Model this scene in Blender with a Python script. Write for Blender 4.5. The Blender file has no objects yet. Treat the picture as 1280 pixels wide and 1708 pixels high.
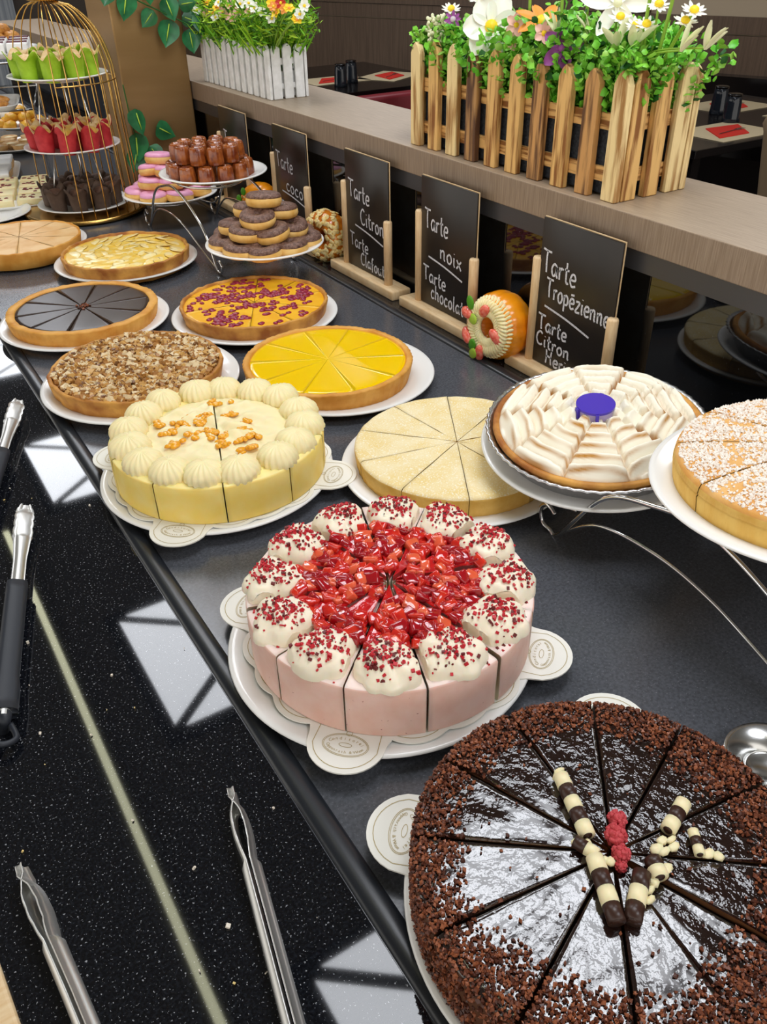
import bpy, bmesh, math, random
import numpy as np
from mathutils import Vector, Matrix, noise
PI = math.pi
rnd = random.Random(7)
nr = np.random.RandomState(11)
scn = bpy.context.scene
COL = scn.collection

# ------------------------------------------------------------------ camera, world, light, exposure
cd = bpy.data.cameras.new('camera'); cam = bpy.data.objects.new('camera', cd); COL.objects.link(cam)
FPX, PITCH, ROLL, YAW, CH = 1392.0, math.radians(34.703), math.radians(-1.204), math.radians(31.456), 0.6186
cp, sp, cy_, sy_ = math.cos(PITCH), math.sin(PITCH), math.cos(YAW), math.sin(YAW)
Fv = Vector((sy_*cp, cy_*cp, -sp)); R0 = Vector((cy_, -sy_, 0)); U0 = R0.cross(Fv)
Rv = R0*math.cos(ROLL) + U0*math.sin(ROLL); Uv = -R0*math.sin(ROLL) + U0*math.cos(ROLL)
cam.matrix_world = Matrix(((Rv.x, Uv.x, -Fv.x, 0), (Rv.y, Uv.y, -Fv.y, 0), (Rv.z, Uv.z, -Fv.z, CH), (0, 0, 0, 1)))
cd.sensor_fit = 'VERTICAL'; cd.sensor_height = 36.0; cd.lens = FPX/1708*36.0; cd.clip_start = 0.01
scn.camera = cam
scn.view_settings.view_transform = 'Standard'; scn.view_settings.look = 'None'
scn.view_settings.gamma = 1.0; scn.view_settings.use_curve_mapping = False
scn.view_settings.exposure = 0.85
PANEL_STRENGTH = 6.0
WORLD_STRENGTH = 0.85
wd = bpy.data.worlds.new('world'); scn.world = wd; wd.use_nodes = True
wd.node_tree.nodes['Background'].inputs[0].default_value = (1.0, 0.96, 0.9, 1)
wd.node_tree.nodes['Background'].inputs[1].default_value = WORLD_STRENGTH

# ------------------------------------------------------------------ materials
def lin(h):
    h = h.lstrip('#'); c = [int(h[i:i+2], 16)/255 for i in (0, 2, 4)]
    return tuple(x/12.92 if x <= .04045 else ((x+.055)/1.055)**2.4 for x in c) + (1.0,)
def pm(name, c1, c2=None, scale=40, detail=4, ramp=(.35, .65), rough=.5, metal=0, bump=0, bscale=None, sss=0, coat=0,
       stretch=(1, 1, 1), spec=.5, trans=0, c3=None, s3=300, r3=(.6, .62), vor=False, emit=None, estr=0, rnd_obj=False, ior=1.45, bdist=.002, rough2=None, sssr=.004):
    m = bpy.data.materials.new(name); m.use_nodes = True
    nt = m.node_tree; N = nt.nodes; L = nt.links; b = N['Principled BSDF']
    b.inputs['Base Color'].default_value = lin(c1); b.inputs['Roughness'].default_value = rough
    b.inputs['Metallic'].default_value = metal; b.inputs['IOR'].default_value = ior
    b.inputs['Specular IOR Level'].default_value = spec
    b.inputs['Coat Weight'].default_value = coat; b.inputs['Coat Roughness'].default_value = .06
    if trans: b.inputs['Transmission Weight'].default_value = trans
    if sss:
        b.inputs['Subsurface Weight'].default_value = sss; b.inputs['Subsurface Scale'].default_value = sssr
    if emit: b.inputs['Emission Color'].default_value = lin(emit); b.inputs['Emission Strength'].default_value = estr
    if not (c2 or bump or c3): return m
    tc = N.new('ShaderNodeTexCoord'); mp = N.new('ShaderNodeMapping'); mp.inputs['Scale'].default_value = stretch
    src = tc.outputs['Object']
    if rnd_obj:
        oi = N.new('ShaderNodeObjectInfo'); vm = N.new('ShaderNodeVectorMath'); vm.operation = 'MULTIPLY_ADD'
        cx = N.new('ShaderNodeCombineXYZ')
        for i in range(3): L.new(oi.outputs['Random'], cx.inputs[i])
        vm.inputs[1].default_value = (7.3, 3.1, 5.7); L.new(cx.outputs[0], vm.inputs[0]); L.new(src, vm.inputs[2]); src = vm.outputs[0]
    L.new(src, mp.inputs[0])
    col = None
    if c2:
        if vor:
            n = N.new('ShaderNodeTexVoronoi'); fac = n.outputs['Distance']
        else:
            n = N.new('ShaderNodeTexNoise'); n.inputs['Detail'].default_value = detail; fac = n.outputs['Fac']
        n.inputs['Scale'].default_value = scale; L.new(mp.outputs[0], n.inputs['Vector'])
        r = N.new('ShaderNodeValToRGB'); r.color_ramp.elements[0].position = ramp[0]; r.color_ramp.elements[1].position = ramp[1]
        r.color_ramp.elements[0].color = lin(c1); r.color_ramp.elements[1].color = lin(c2); L.new(fac, r.inputs[0]); col = r.outputs[0]
    if c3:
        n = N.new('ShaderNodeTexNoise'); n.inputs['Scale'].default_value = s3; n.inputs['Detail'].default_value = 2; L.new(mp.outputs[0], n.inputs['Vector'])
        r = N.new('ShaderNodeValToRGB'); r.color_ramp.elements[0].position = r3[0]; r.color_ramp.elements[1].position = r3[1]; L.new(n.outputs['Fac'], r.inputs[0])
        mx = N.new('ShaderNodeMix'); mx.data_type = 'RGBA'; L.new(r.outputs[0], mx.inputs[0])
        if col: L.new(col, mx.inputs[6])
        else: mx.inputs[6].default_value = lin(c1)
        mx.inputs[7].default_value = lin(c3); col = mx.outputs[2]
    if col: L.new(col, b.inputs['Base Color'])
    if bump:
        n = N.new('ShaderNodeTexNoise'); n.inputs['Scale'].default_value = bscale or scale*3; n.inputs['Detail'].default_value = 3
        L.new(mp.outputs[0], n.inputs['Vector']); bp = N.new('ShaderNodeBump'); bp.inputs['Strength'].default_value = bump; bp.inputs['Distance'].default_value = bdist
        L.new(n.outputs['Fac'], bp.inputs['Height']); L.new(bp.outputs[0], b.inputs['Normal'])
    return m
M = {}
M['porcelain'] = pm('porcelain', '#f1f0ec', rough=.12, spec=.5)
M['granite'] = pm('granite', '#0b0c10', '#1d2026', scale=420, detail=2, ramp=(.45, .75), rough=.035, spec=.62, c3='#9a9ca0', s3=480, r3=(.65, .71))
M['granite_wall'] = pm('granite_wall', '#070809', '#0c0d10', scale=300, rough=.03, spec=.75, c3='#707378', s3=420, r3=(.755, .78))
M['tray'] = pm('tray', '#45474c', '#54565c', scale=300, detail=2, rough=.2, spec=.6, c3='#6e7176', s3=650, r3=(.66, .70), bump=.08, bscale=500, bdist=.0005)
M['rail'] = pm('rail', '#1f2227', rough=.28, spec=.6)
M['rail_strip'] = pm('rail_strip', '#4a4a4e', rough=.35, metal=.6)
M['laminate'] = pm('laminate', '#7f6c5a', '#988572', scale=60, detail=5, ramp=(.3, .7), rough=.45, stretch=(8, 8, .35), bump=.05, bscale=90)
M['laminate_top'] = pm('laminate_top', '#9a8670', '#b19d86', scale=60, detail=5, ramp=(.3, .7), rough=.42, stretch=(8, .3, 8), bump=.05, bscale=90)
M['brown_panel'] = pm('brown_panel', '#513f30', '#624e3d', scale=14, detail=5, rough=.5, stretch=(6, 6, .3))
M['beige_wall'] = pm('beige_wall', '#a8977f', rough=.7)
M['dark_wall'] = pm('dark_wall', '#4a4038', rough=.6)
M['floor'] = pm('floor', '#3a3027', '#463a30', scale=6, rough=.45)
M['ceiling'] = pm('ceiling', '#8b8a86', rough=.9)
M['black_gloss'] = pm('black_gloss', '#120f0f', rough=.18)
M['gold'] = pm('gold', '#c9a15a', rough=.24, metal=1)
M['gold_panel'] = pm('gold_panel', '#94754a', '#a28256', scale=3, rough=.42, metal=.6, stretch=(1, 1, 6))
M['steel'] = pm('steel', '#cfcfcd', rough=.2, metal=1)
M['brushed'] = pm('brushed', '#d4d3cf', rough=.38, metal=.85)
M['chrome'] = pm('chrome', '#dcdcdc', rough=.1, metal=1)
M['foil'] = pm('foil', '#cfcfd2', rough=.28, metal=1, bump=.25, bscale=300)
M['black_rubber'] = pm('black_rubber', '#23272f', rough=.5)
M['white_paint'] = pm('white_paint', '#efefef', '#dededc', scale=60, rough=.5, rnd_obj=True)
M['beech'] = pm('beech', '#dcb989', '#e8cda3', scale=40, rough=.5, stretch=(1, 6, 1), detail=5)
M['beech_post'] = pm('beech_post', '#dab688', '#e8cba0', scale=40, rough=.5, stretch=(6, 6, 1), detail=5)
M['chalkboard'] = pm('chalkboard', '#16120f', '#241d18', scale=8, rough=.3, spec=.45)
M['chalk'] = pm('chalk', '#e9e9ee', '#b8b8c2', scale=400, rough=.9)
M['slate'] = pm('slate', '#23262b', '#3a3e45', scale=260, rough=.8, bump=.5, bscale=300)
for k, (a, b_) in enumerate((('#e3b670', '#8a5623'), ('#f0d69c', '#a87a42'), ('#c9965a', '#5f3c20'), ('#5a3a24', '#b78a55'))):
    M['burnt%d' % k] = pm('burnt_wood', a, b_, scale=26, detail=6, ramp=(.46, .62), rough=.6, stretch=(4, 4, .35), rnd_obj=True)
M['burnt_rail'] = pm('burnt_rail', '#dcae6c', '#80501f', scale=30, detail=6, ramp=(.46, .6), rough=.6, stretch=(5, .4, 5))
M['burnt_rail_x'] = pm('burnt_rail_x', '#dcae6c', '#80501f', scale=30, detail=6, ramp=(.46, .6), rough=.6, stretch=(.4, 5, 5))
M['leaf'] = pm('leaf', '#55ae28', '#93d848', scale=30, rough=.4, rnd_obj=True)
M['leaf_b'] = pm('leaf_b', '#8fbf4a', rough=.45)
M['leaf_d'] = pm('leaf_d', '#1f5a1c', rough=.5)
M['grass'] = pm('grass', '#6fae1c', rough=.5); M['grass_b'] = pm('grass_b', '#a5cf2e', rough=.5); M['grass_d'] = pm('grass_d', '#3c6d14', rough=.5)
M['stem'] = pm('stem', '#8cb53a', rough=.5)
M['ivy'] = pm('ivy', '#1f5a34', '#2f7a48', scale=40, rough=.3, rnd_obj=True); M['ivy_vein'] = pm('ivy_vein', '#a8c840', rough=.4)
M['p_white'] = pm('p_white', '#f6f4e6', rough=.5, sss=.2); M['p_cream'] = pm('p_cream', '#e6e6bd', rough=.5)
M['p_pink'] = pm('p_pink', '#f2bfae', rough=.5); M['p_yellow'] = pm('p_yellow', '#f7d31e', rough=.5); M['p_orange'] = pm('p_orange', '#ef9a3c', rough=.5)
M['p_purple'] = pm('p_purple', '#9a4a94', rough=.5); M['p_red'] = pm('p_red', '#c4301c', rough=.5); M['p_lilac'] = pm('p_lilac', '#cdbfc6', rough=.5)
M['crust'] = pm('crust', '#cf8a2e', '#e6ab52', scale=28, detail=5, rough=.6, bump=.25, bscale=160, rnd_obj=True)
M['crust_dark'] = pm('crust_dark', '#9c5a1c', '#dba04a', scale=26, detail=5, rough=.6, bump=.25, bscale=160, rnd_obj=True)
M['cut_side'] = pm('cut_side', '#4a2c14', rough=.7)
M['choc_ganache'] = pm('choc_ganache', '#2b1d18', '#35251f', scale=20, rough=.3, spec=.6, rnd_obj=True)
M['lemon'] = pm('lemon', '#ffcf00', rough=.14, coat=.3, sss=.15); M['lemon_cut'] = pm('lemon_cut', '#e0a400', rough=.4)
M['custard'] = pm('custard', '#ffc62a', '#f4b01c', scale=26, rough=.35, sss=.1); M['cherry'] = pm('cherry', '#7a1030', '#a83048', scale=200, rough=.3)
M['apple'] = pm('apple', '#fbc93a', '#fcdc74', scale=55, detail=3, rough=.3, coat=.2); M['apple_slice'] = pm('apple_slice', '#fdeeb4', '#fbd052', scale=45, rough=.3, coat=.2)
M['pale_top'] = pm('pale_top', '#dea65e', '#efc68c', scale=16, detail=5, rough=.5, bump=.1, bscale=80)
M['sugar_top'] = pm('sugar_top', '#efd48f', '#f5e3b4', scale=30, detail=5, rough=.8, c3='#fbf2dc', s3=420, r3=(.55, .68), bump=.3, bscale=500, rnd_obj=True)
M['sponge'] = pm('sponge', '#d9a84a', '#e6bd68', scale=40, detail=5, rough=.8, bump=.4, bscale=300, rnd_obj=True)
M['nut_a'] = pm('nut_a', '#a97436', rough=.4); M['nut_b'] = pm('nut_b', '#cfa05a', rough=.45); M['nut_c'] = pm('nut_c', '#e6cfa4', rough=.5); M['nut_d'] = pm('nut_d', '#74491f', rough=.4)
M['lemon_mousse'] = pm('lemon_mousse', '#f8d668', '#fadf86', scale=30, rough=.5, sss=.25, bump=.12, bscale=150, rnd_obj=True)
M['lemon_mousse_top'] = pm('lemon_mousse_top', '#fbe79a', rough=.5, sss=.2, bump=.1, bscale=120)
M['cream'] = pm('cream', '#f8e8b4', rough=.45, sss=.25, bump=.05, bscale=200)
M['cream_white'] = pm('cream_white', '#f8ebd2', rough=.42, sss=.25, bump=.08, bscale=180)
M['orange_sauce'] = pm('orange_sauce', '#f6b32c', '#eb9c16', scale=200, rough=.2, coat=.4)
M['pink_mousse'] = pm('pink_mousse', '#e6b9a8', '#ecc6b8', scale=40, rough=.55, sss=.25, c3='#a06055', s3=330, r3=(.74, .76), bump=.1, bscale=160, rnd_obj=True)
M['pink_mousse_top'] = pm('pink_mousse_top', '#f6dfd6', rough=.5, sss=.2, bump=.15, bscale=120)
M['jelly'] = pm('jelly', '#d41f1c', '#b5141b', scale=120, rough=.1, coat=.8, sss=.3, bump=.4, bscale=160, bdist=.003, rnd_obj=True)
M['berry_a'] = pm('berry_a', '#c91a1a', '#dc3a22', scale=120, rough=.1, coat=.8, sss=.3); M['berry_b'] = pm('berry_b', '#a60f1a', rough=.1, coat=.8, sss=.3); M['berry_c'] = pm('berry_c', '#e8603e', rough=.12, coat=.8, sss=.3)
M['flake_r'] = pm('flake_r', '#c3202c', rough=.5); M['flake_d'] = pm('flake_d', '#6a1c1c', rough=.5); M['flake_b'] = pm('flake_b', '#8a5a2c', rough=.6)
M['glaze'] = pm('glaze', '#1a0d09', '#22110c', scale=30, rough=.07, spec=.75, coat=.9, bump=.5, bscale=95, bdist=.004, rnd_obj=True)
M['choc_side'] = pm('choc_side', '#5a3620', rough=.6); M['choc_cut'] = pm('choc_cut', '#80502a', '#935f34', scale=60, rough=.6)
M['crumb_a'] = pm('crumb_a', '#6e3a24', rough=.4); M['crumb_b'] = pm('crumb_b', '#4a2416', rough=.35); M['crumb_c'] = pm('crumb_c', '#935434', rough=.45)
M['white_choc'] = pm('white_choc', '#f3e5b8', rough=.4, sss=.2); M['dark_choc'] = pm('dark_choc', '#3a231a', rough=.35); M['raspberry'] = pm('raspberry', '#b8323a', '#d0555a', scale=300, rough=.7, bump=.6, bscale=400)
M['purple_plaque'] = pm('purple_plaque', '#4a35b0', rough=.25); M['lavender'] = pm('lavender', '#a99ac4', rough=.4)
M['pearl_sugar'] = pm('pearl_sugar', '#f8eee2', rough=.5); M['brioche'] = pm('brioche', '#e6b36a', '#d8963f', scale=30, rough=.55, bump=.2, bscale=200); M['brioche_side'] = pm('brioche_side', '#dba94c', '#e6bd64', scale=60, detail=5, rough=.75, bump=.4, bscale=260, stretch=(1, 1, .3))
M['dough'] = pm('dough', '#dca54c', '#eec478', scale=40, rough=.6, bump=.15, bscale=150, rnd_obj=True)
M['choc_icing'] = pm('choc_icing', '#5d4136', '#8d6c5e', scale=180, detail=3, rough=.35, bump=.9, bscale=330, bdist=.003, rnd_obj=True)
M['pink_icing'] = pm('pink_icing', '#e79ac0', '#efb0cf', scale=60, rough=.35, bump=.1, rnd_obj=True)
M['canele'] = pm('canele', '#6e2b10', '#b4652a', scale=50, detail=4, ramp=(.35, .75), rough=.22, coat=.4, bump=.15, bscale=150, rnd_obj=True)
M['paper_green'] = pm('paper_green', '#92b81a', '#a6cb2c', scale=60, rough=.6, rnd_obj=True); M['paper_red'] = pm('paper_red', '#b3242c', '#c9383c', scale=60, rough=.6, rnd_obj=True); M['paper_brown'] = pm('paper_brown', '#4f3c30', '#5e4a3c', scale=60, rough=.65, rnd_obj=True)
M['muffin_pale'] = pm('muffin_pale', '#d8b27a', '#e8cf9f', scale=90, rough=.7, bump=.4, bscale=200); M['muffin_gold'] = pm('muffin_gold', '#cf9a3c', '#e4bb62', scale=90, rough=.7, bump=.4, bscale=200); M['muffin_dark'] = pm('muffin_dark', '#4a3226', '#6b4c3a', scale=90, rough=.7, bump=.4, bscale=200)
M['board'] = pm('board', '#eeece2', rough=.5); M['print_gold'] = pm('print_gold', '#b3a06a', rough=.5)
M['fake_orange'] = pm('fake_orange', '#f09a14', '#e88408', scale=30, rough=.25, coat=.4); M['fake_amber'] = pm('fake_amber', '#c4660f', '#e08a22', scale=30, rough=.2, coat=.5)
M['almond'] = pm('almond', '#f1dfa8', '#e7c26a', scale=200, rough=.45); M['strawberry'] = pm('strawberry', '#e04a38', '#ee8a74', scale=160, rough=.25, coat=.3); M['mint'] = pm('mint', '#4f9a1a', rough=.4); M['kiwi'] = pm('kiwi', '#a2c43a', rough=.35)
M['glass_dark'] = pm('glass_dark', '#2f3640', rough=.05, trans=.65, spec=.6); M['placemat'] = pm('placemat', '#c9b793', rough=.7); M['napkin'] = pm('napkin', '#d02a1c', rough=.8)
M['red_seat'] = pm('red_seat', '#7a1420', rough=.5); M['taupe'] = pm('taupe', '#8b7558', rough=.7)
M['cranberry'] = pm('cranberry', '#7a2a2a', rough=.5); M['meringue_plain'] = pm('meringue_plain', '#efe3d2', rough=.7); M['jam'] = pm('jam', '#5a1424', rough=.25); M['white_icing'] = pm('white_icing', '#f4f2ee', rough=.5); M['pastry'] = pm('pastry', '#dcb67e', '#c99758', scale=60, rough=.6); M['candied'] = pm('candied', '#eaa52a', '#f3c04a', scale=80, rough=.35); M['caramel_nut'] = pm('caramel_nut', '#d89a4a', '#b5742e', scale=90, rough=.4)
M['curtain'] = pm('curtain', '#7d848c', '#a9aeb2', scale=5, rough=.6, stretch=(8, 8, .1))
M['light_diffuser'] = pm('light_diffuser', '#ffffff', emit='#f4f8ff', estr=PANEL_STRENGTH)
M['strip_diffuser'] = pm('strip_diffuser', '#ffffff', emit='#f6f6cf', estr=PANEL_STRENGTH*.75)
M['lamp_frame'] = pm('lamp_frame', '#3a3d42', rough=.5)
def vcol_mat(name, base, c2, rough=.4, sss=.0):
    m = pm(name, base, rough=rough, sss=sss); nt = m.node_tree
    a = nt.nodes.new('ShaderNodeAttribute'); a.attribute_name = 'toast'
    mx = nt.nodes.new('ShaderNodeMix'); mx.data_type = 'RGBA'; mx.inputs[6].default_value = lin(base); mx.inputs[7].default_value = lin(c2)
    nt.links.new(a.outputs['Fac'], mx.inputs[0]); nt.links.new(mx.outputs[2], nt.nodes['Principled BSDF'].inputs['Base Color']); return m
M['meringue'] = vcol_mat('meringue', '#fbf4e0', '#bd8226')

# ------------------------------------------------------------------ mesh builder
class MB:
    def __init__(s): s.v = []; s.f = []; s.m = []; s.s = []; s.n = 0
    def add(s, VF, mi=0, smooth=True, at=(0, 0, 0), rz=0, mat=None):
        V, F = VF; V = np.asarray(V, float)
        if rz:
            c, n = math.cos(rz), math.sin(rz); V = V @ np.array([[c, n, 0], [-n, c, 0], [0, 0, 1]])
        if mat is not None: V = V @ np.array(mat.to_3x3()).T + np.array(mat.translation)
        V = V + np.asarray(at, float); k = s.n
        s.v.append(V); s.f += [tuple(i+k for i in f) for f in F]; s.n += len(V)
        s.m += ([mi]*len(F) if isinstance(mi, int) else list(mi)); s.s += [smooth]*len(F); return s
    def build(s, name, mats, parent=None, loc=(0, 0, 0), rot=(0, 0, 0)):
        me = bpy.data.meshes.new(name); V = np.concatenate(s.v); me.from_pydata(V.tolist(), [], s.f)
        for m in (mats if isinstance(mats, (list, tuple)) else [mats]): me.materials.append(M[m])
        me.polygons.foreach_set('material_index', s.m); me.polygons.foreach_set('use_smooth', s.s); me.update()
        o = bpy.data.objects.new(name, me); COL.objects.link(o); o.location = loc; o.rotation_euler = rot
        if parent: o.parent = parent
        return o
def tag(o, label=None, cat=None, group=None, kind=None):
    if label: o['label'] = label
    if cat: o['category'] = cat
    if group: o['group'] = group
    if kind: o['kind'] = kind
    return o
def thing(name, label, cat, loc=(0, 0, 0), rot=(0, 0, 0), group=None):
    o = bpy.data.objects.new(name, None); COL.objects.link(o); o.location = loc; o.rotation_euler = rot; o.empty_display_size = .02
    return tag(o, label, cat, group)
def dup(o, loc=None, rot=None, label=None, parent=None, scale=None):
    c = o.copy(); COL.objects.link(c)
    if parent: c.parent = parent
    for ch in o.children: dup(ch, parent=c)
    if loc is not None: c.location = loc
    if rot is not None: c.rotation_euler = rot
    if scale is not None: c.scale = scale
    if label: c['label'] = label
    return c
def box(x0, x1, y0, y1, z0, z1, b=0):
    if not b:
        V = [(x, y, z) for x in (x0, x1) for y in (y0, y1) for z in (z0, z1)]
        return V, [(0, 1, 3, 2), (4, 6, 7, 5), (0, 4, 5, 1), (2, 3, 7, 6), (0, 2, 6, 4), (1, 5, 7, 3)]
    bm = bmesh.new(); bmesh.ops.create_cube(bm, size=1)
    for v in bm.verts: v.co = Vector(((x0+x1)/2+v.co.x*(x1-x0), (y0+y1)/2+v.co.y*(y1-y0), (z0+z1)/2+v.co.z*(z1-z0)))
    bmesh.ops.bevel(bm, geom=bm.edges[:], offset=b, segments=2, affect='EDGES', profile=.5)
    bm.verts.index_update(); r = [tuple(v.co) for v in bm.verts], [tuple(v.index for v in f.verts) for f in bm.faces]; bm.free(); return r
def lathe(prof, n=48, a0=0, a1=2*PI, fr=None, caps=False):
    full = abs(a1-a0-2*PI) < 1e-6; nn = n if full else n+1; V = []; F = []; k = len(prof)
    for i in range(nn):
        t = a0+(a1-a0)*i/n; c, s_ = math.cos(t), math.sin(t)
        for r, z in prof:
            q = r*(fr(t, r, z) if fr else 1); V.append((q*c, q*s_, z))
    for i in range(n):
        i2 = (i+1) % nn
        for j in range(k-1):
            a, b, c_, d = i*k+j, i2*k+j, i2*k+j+1, i*k+j+1
            if prof[j][0] < 1e-7: F.append((a, c_, d))
            elif prof[j+1][0] < 1e-7: F.append((a, b, d))
            else: F.append((a, b, c_, d))
    if caps and not full:
        F.append(tuple(range(k-1, -1, -1))); F.append(tuple(range(n*k, n*k+k)))
    return V, F
def tube(pts, r, n=8, closed=False, caps=True):
    P = [Vector(p) for p in pts]; k = len(P); V = []; F = []; up = None
    rr = r if isinstance(r, (list, tuple)) else [r]*k
    for i in range(k):
        d = (P[(i+1) % k]-P[i-1]) if closed else (P[min(i+1, k-1)]-P[max(i-1, 0)])
        d = d.normalized() if d.length > 1e-9 else Vector((0, 0, 1))
        if up is None: up = Vector((0, 0, 1)) if abs(d.z) < .9 else Vector((1, 0, 0))
        a = d.cross(up)
        if a.length < 1e-5: a = d.cross(Vector((1, 0, 0)) if abs(d.x) < .9 else Vector((0, 1, 0)))
        a.normalize(); b = a.cross(d).normalized(); up = b
        for j in range(n):
            t = 2*PI*j/n; V.append(tuple(P[i]+a*(rr[i]*math.cos(t))+b*(rr[i]*math.sin(t))))
    for i in range(k if closed else k-1):
        i2 = (i+1) % k
        for j in range(n):
            j2 = (j+1) % n; F.append((i*n+j, i*n+j2, i2*n+j2, i2*n+j))
    if caps and not closed: F.append(tuple(range(n-1, -1, -1))); F.append(tuple(range((k-1)*n, k*n)))
    return V, F
def sphere(c=(0, 0, 0), r=(1, 1, 1), nu=16, nv=10, fn=None, vmin=-1.0):
    V = []; F = []
    if not isinstance(r, (tuple, list)): r = (r, r, r)
    for j in range(nv+1):
        ph = -PI/2+PI*j/nv; ph = max(ph, math.asin(vmin)) if vmin > -1 else ph
        for i in range(nu):
            t = 2*PI*i/nu; d = (math.cos(ph)*math.cos(t), math.cos(ph)*math.sin(t), math.sin(ph)); k = fn(d, t, ph) if fn else 1
            V.append((c[0]+r[0]*d[0]*k, c[1]+r[1]*d[1]*k, c[2]+r[2]*d[2]*k))
    for j in range(nv):
        for i in range(nu):
            i2 = (i+1) % nu; F.append((j*nu+i, j*nu+i2, (j+1)*nu+i2, (j+1)*nu+i))
    return V, F
def prism(poly, z0, z1):
    n = len(poly); V = [(x, y, z0) for x, y in poly]+[(x, y, z1) for x, y in poly]
    F = [tuple(range(n-1, -1, -1)), tuple(range(n, 2*n))]+[(i, (i+1) % n, n+(i+1) % n, n+i) for i in range(n)]
    return V, F
CUBE = np.array([(x, y, z) for x in (-1, 1) for y in (-1, 1) for z in (-1, 1)])*.5; CUBEF = [(0, 1, 3, 2), (4, 6, 7, 5), (0, 4, 5, 1), (2, 3, 7, 6), (0, 2, 6, 4), (1, 5, 7, 3)]
OCT = np.array([(1, 0, 0), (-1, 0, 0), (0, 1, 0), (0, -1, 0), (0, 0, 1), (0, 0, -1)])*.6; OCTF = [(0, 2, 4), (2, 1, 4), (1, 3, 4), (3, 0, 4), (2, 0, 5), (1, 2, 5), (3, 1, 5), (0, 3, 5)]
def scatter(mb, P, size, nm=1, shape='cube', flat=1.0, smooth=False, tilt=PI):
    P = np.asarray(P, float); n = len(P)
    if not n: return mb
    B, BF = (CUBE, CUBEF) if shape == 'cube' else (OCT, OCTF)
    size = np.broadcast_to(np.asarray(size, float), (n,)); e = nr.uniform(-1, 1, (n, 3))*np.array([tilt, tilt, PI])
    for i in range(n):
        sc = size[i]*nr.uniform(.6, 1.4, 3); sc[2] *= flat
        a, b, c = e[i]; ca, sa, cb, sb, cc, s_ = math.cos(a), math.sin(a), math.cos(b), math.sin(b), math.cos(c), math.sin(c)
        Rm = np.array([[cc, -s_, 0], [s_, cc, 0], [0, 0, 1]]) @ np.array([[cb, 0, sb], [0, 1, 0], [-sb, 0, cb]]) @ np.array([[1, 0, 0], [0, ca, -sa], [0, sa, ca]])
        mb.add(((B*sc) @ Rm.T + P[i], BF), int(nr.randint(nm)), smooth)
    return mb
def spline(pts, n=8):
    P = [Vector(p) for p in pts]; out = []
    for i in range(len(P)-1):
        a, b, c, d = P[max(i-1, 0)], P[i], P[i+1], P[min(i+2, len(P)-1)]
        for k in range(n):
            t = k/n; out.append(.5*((2*b)+(c-a)*t+(2*a-5*b+4*c-d)*t*t+(3*b-a-3*c+d)*t**3))
    out.append(P[-1]); return out
def nz(x, y, z=0, s=1): return noise.noise(Vector((x*s, y*s, z*s)))
DIRS = ['right side', 'right rear', 'rear', 'left rear', 'left side', 'left front', 'front', 'right front']
def where(dx, dy):      # place in a ring, as the photograph sees it
    u = dx*cy_ - dy*sy_; w = dx*sy_ + dy*cy_
    return DIRS[int(round(math.atan2(w, u)/(PI/4))) % 8]
_used = {}
def uniq(lbl):
    return lbl
ORD = ['first', 'second', 'third', 'fourth', 'fifth', 'sixth', 'seventh', 'eighth', 'ninth', 'tenth', 'eleventh', 'twelfth', 'thirteenth', 'fourteenth', 'fifteenth', 'sixteenth', 'seventeenth', 'eighteenth', 'nineteenth', 'twentieth']

# ------------------------------------------------------------------ the setting
def struct(name, mb, mats):
    o = mb.build(name, mats); o['kind'] = 'structure'; return o
struct('floor', MB().add(box(-3, 9, -3, 12, -.95, -.9), 0, False), 'floor')
struct('ceiling', MB().add(box(-3, 9, -3, 12, 1.72, 1.8), 0, False), 'ceiling')
# dining-side wall: brown wainscot under beige, running obliquely
WA = np.array([3.77, 6.36]); WB = np.array([4.683, 3.657]); wdv = (WB-WA)/np.linalg.norm(WB-WA); wn = np.array([-wdv[1], wdv[0]])   # wn points away from the room
if wn[0] < 0: wn = -wn
def wall_box(mb, s0, s1, d0, d1, z0, z1, mi=0):
    P = []
    for z in (z0, z1):
        for s_, d_ in ((s0, d0), (s1, d0), (s1, d1), (s0, d1)): q = WA+wdv*s_+wn*d_; P.append((q[0], q[1], z))
    mb.add((P, [(3, 2, 1, 0), (4, 5, 6, 7), (0, 1, 5, 4), (1, 2, 6, 5), (2, 3, 7, 6), (3, 0, 4, 7)]), mi, False)
mb = MB(); wall_box(mb, -5, 9, .03, .12, -.9, 1.75); struct('wall_right', mb, 'beige_wall')
mb = MB(); wall_box(mb, -5, 9, 0, .03, -.9, .096); wall_box(mb, -5, 9, 0, .03, .104, .19); struct('trim_1', mb, 'brown_panel')
sB = 2.33
mb = MB(); wall_box(mb, -5, sB, -.01, .028, .195, 1.7); struct('trim_2', mb, 'brown_panel')
mb = MB(); mb.add(box(-3, 5, 8.6, 8.7, -.9, 1.75), 0, False); struct('wall_back', mb, 'dark_wall')
mb = MB(); mb.add(box(.9, 1.25, 8.5, 8.58, -.9, 1.7), 0, False); mb.add(box(1.3, 1.7, 8.5, 8.58, -.9, 1.7), 0, False); struct('window_1', mb, 'curtain')

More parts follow.
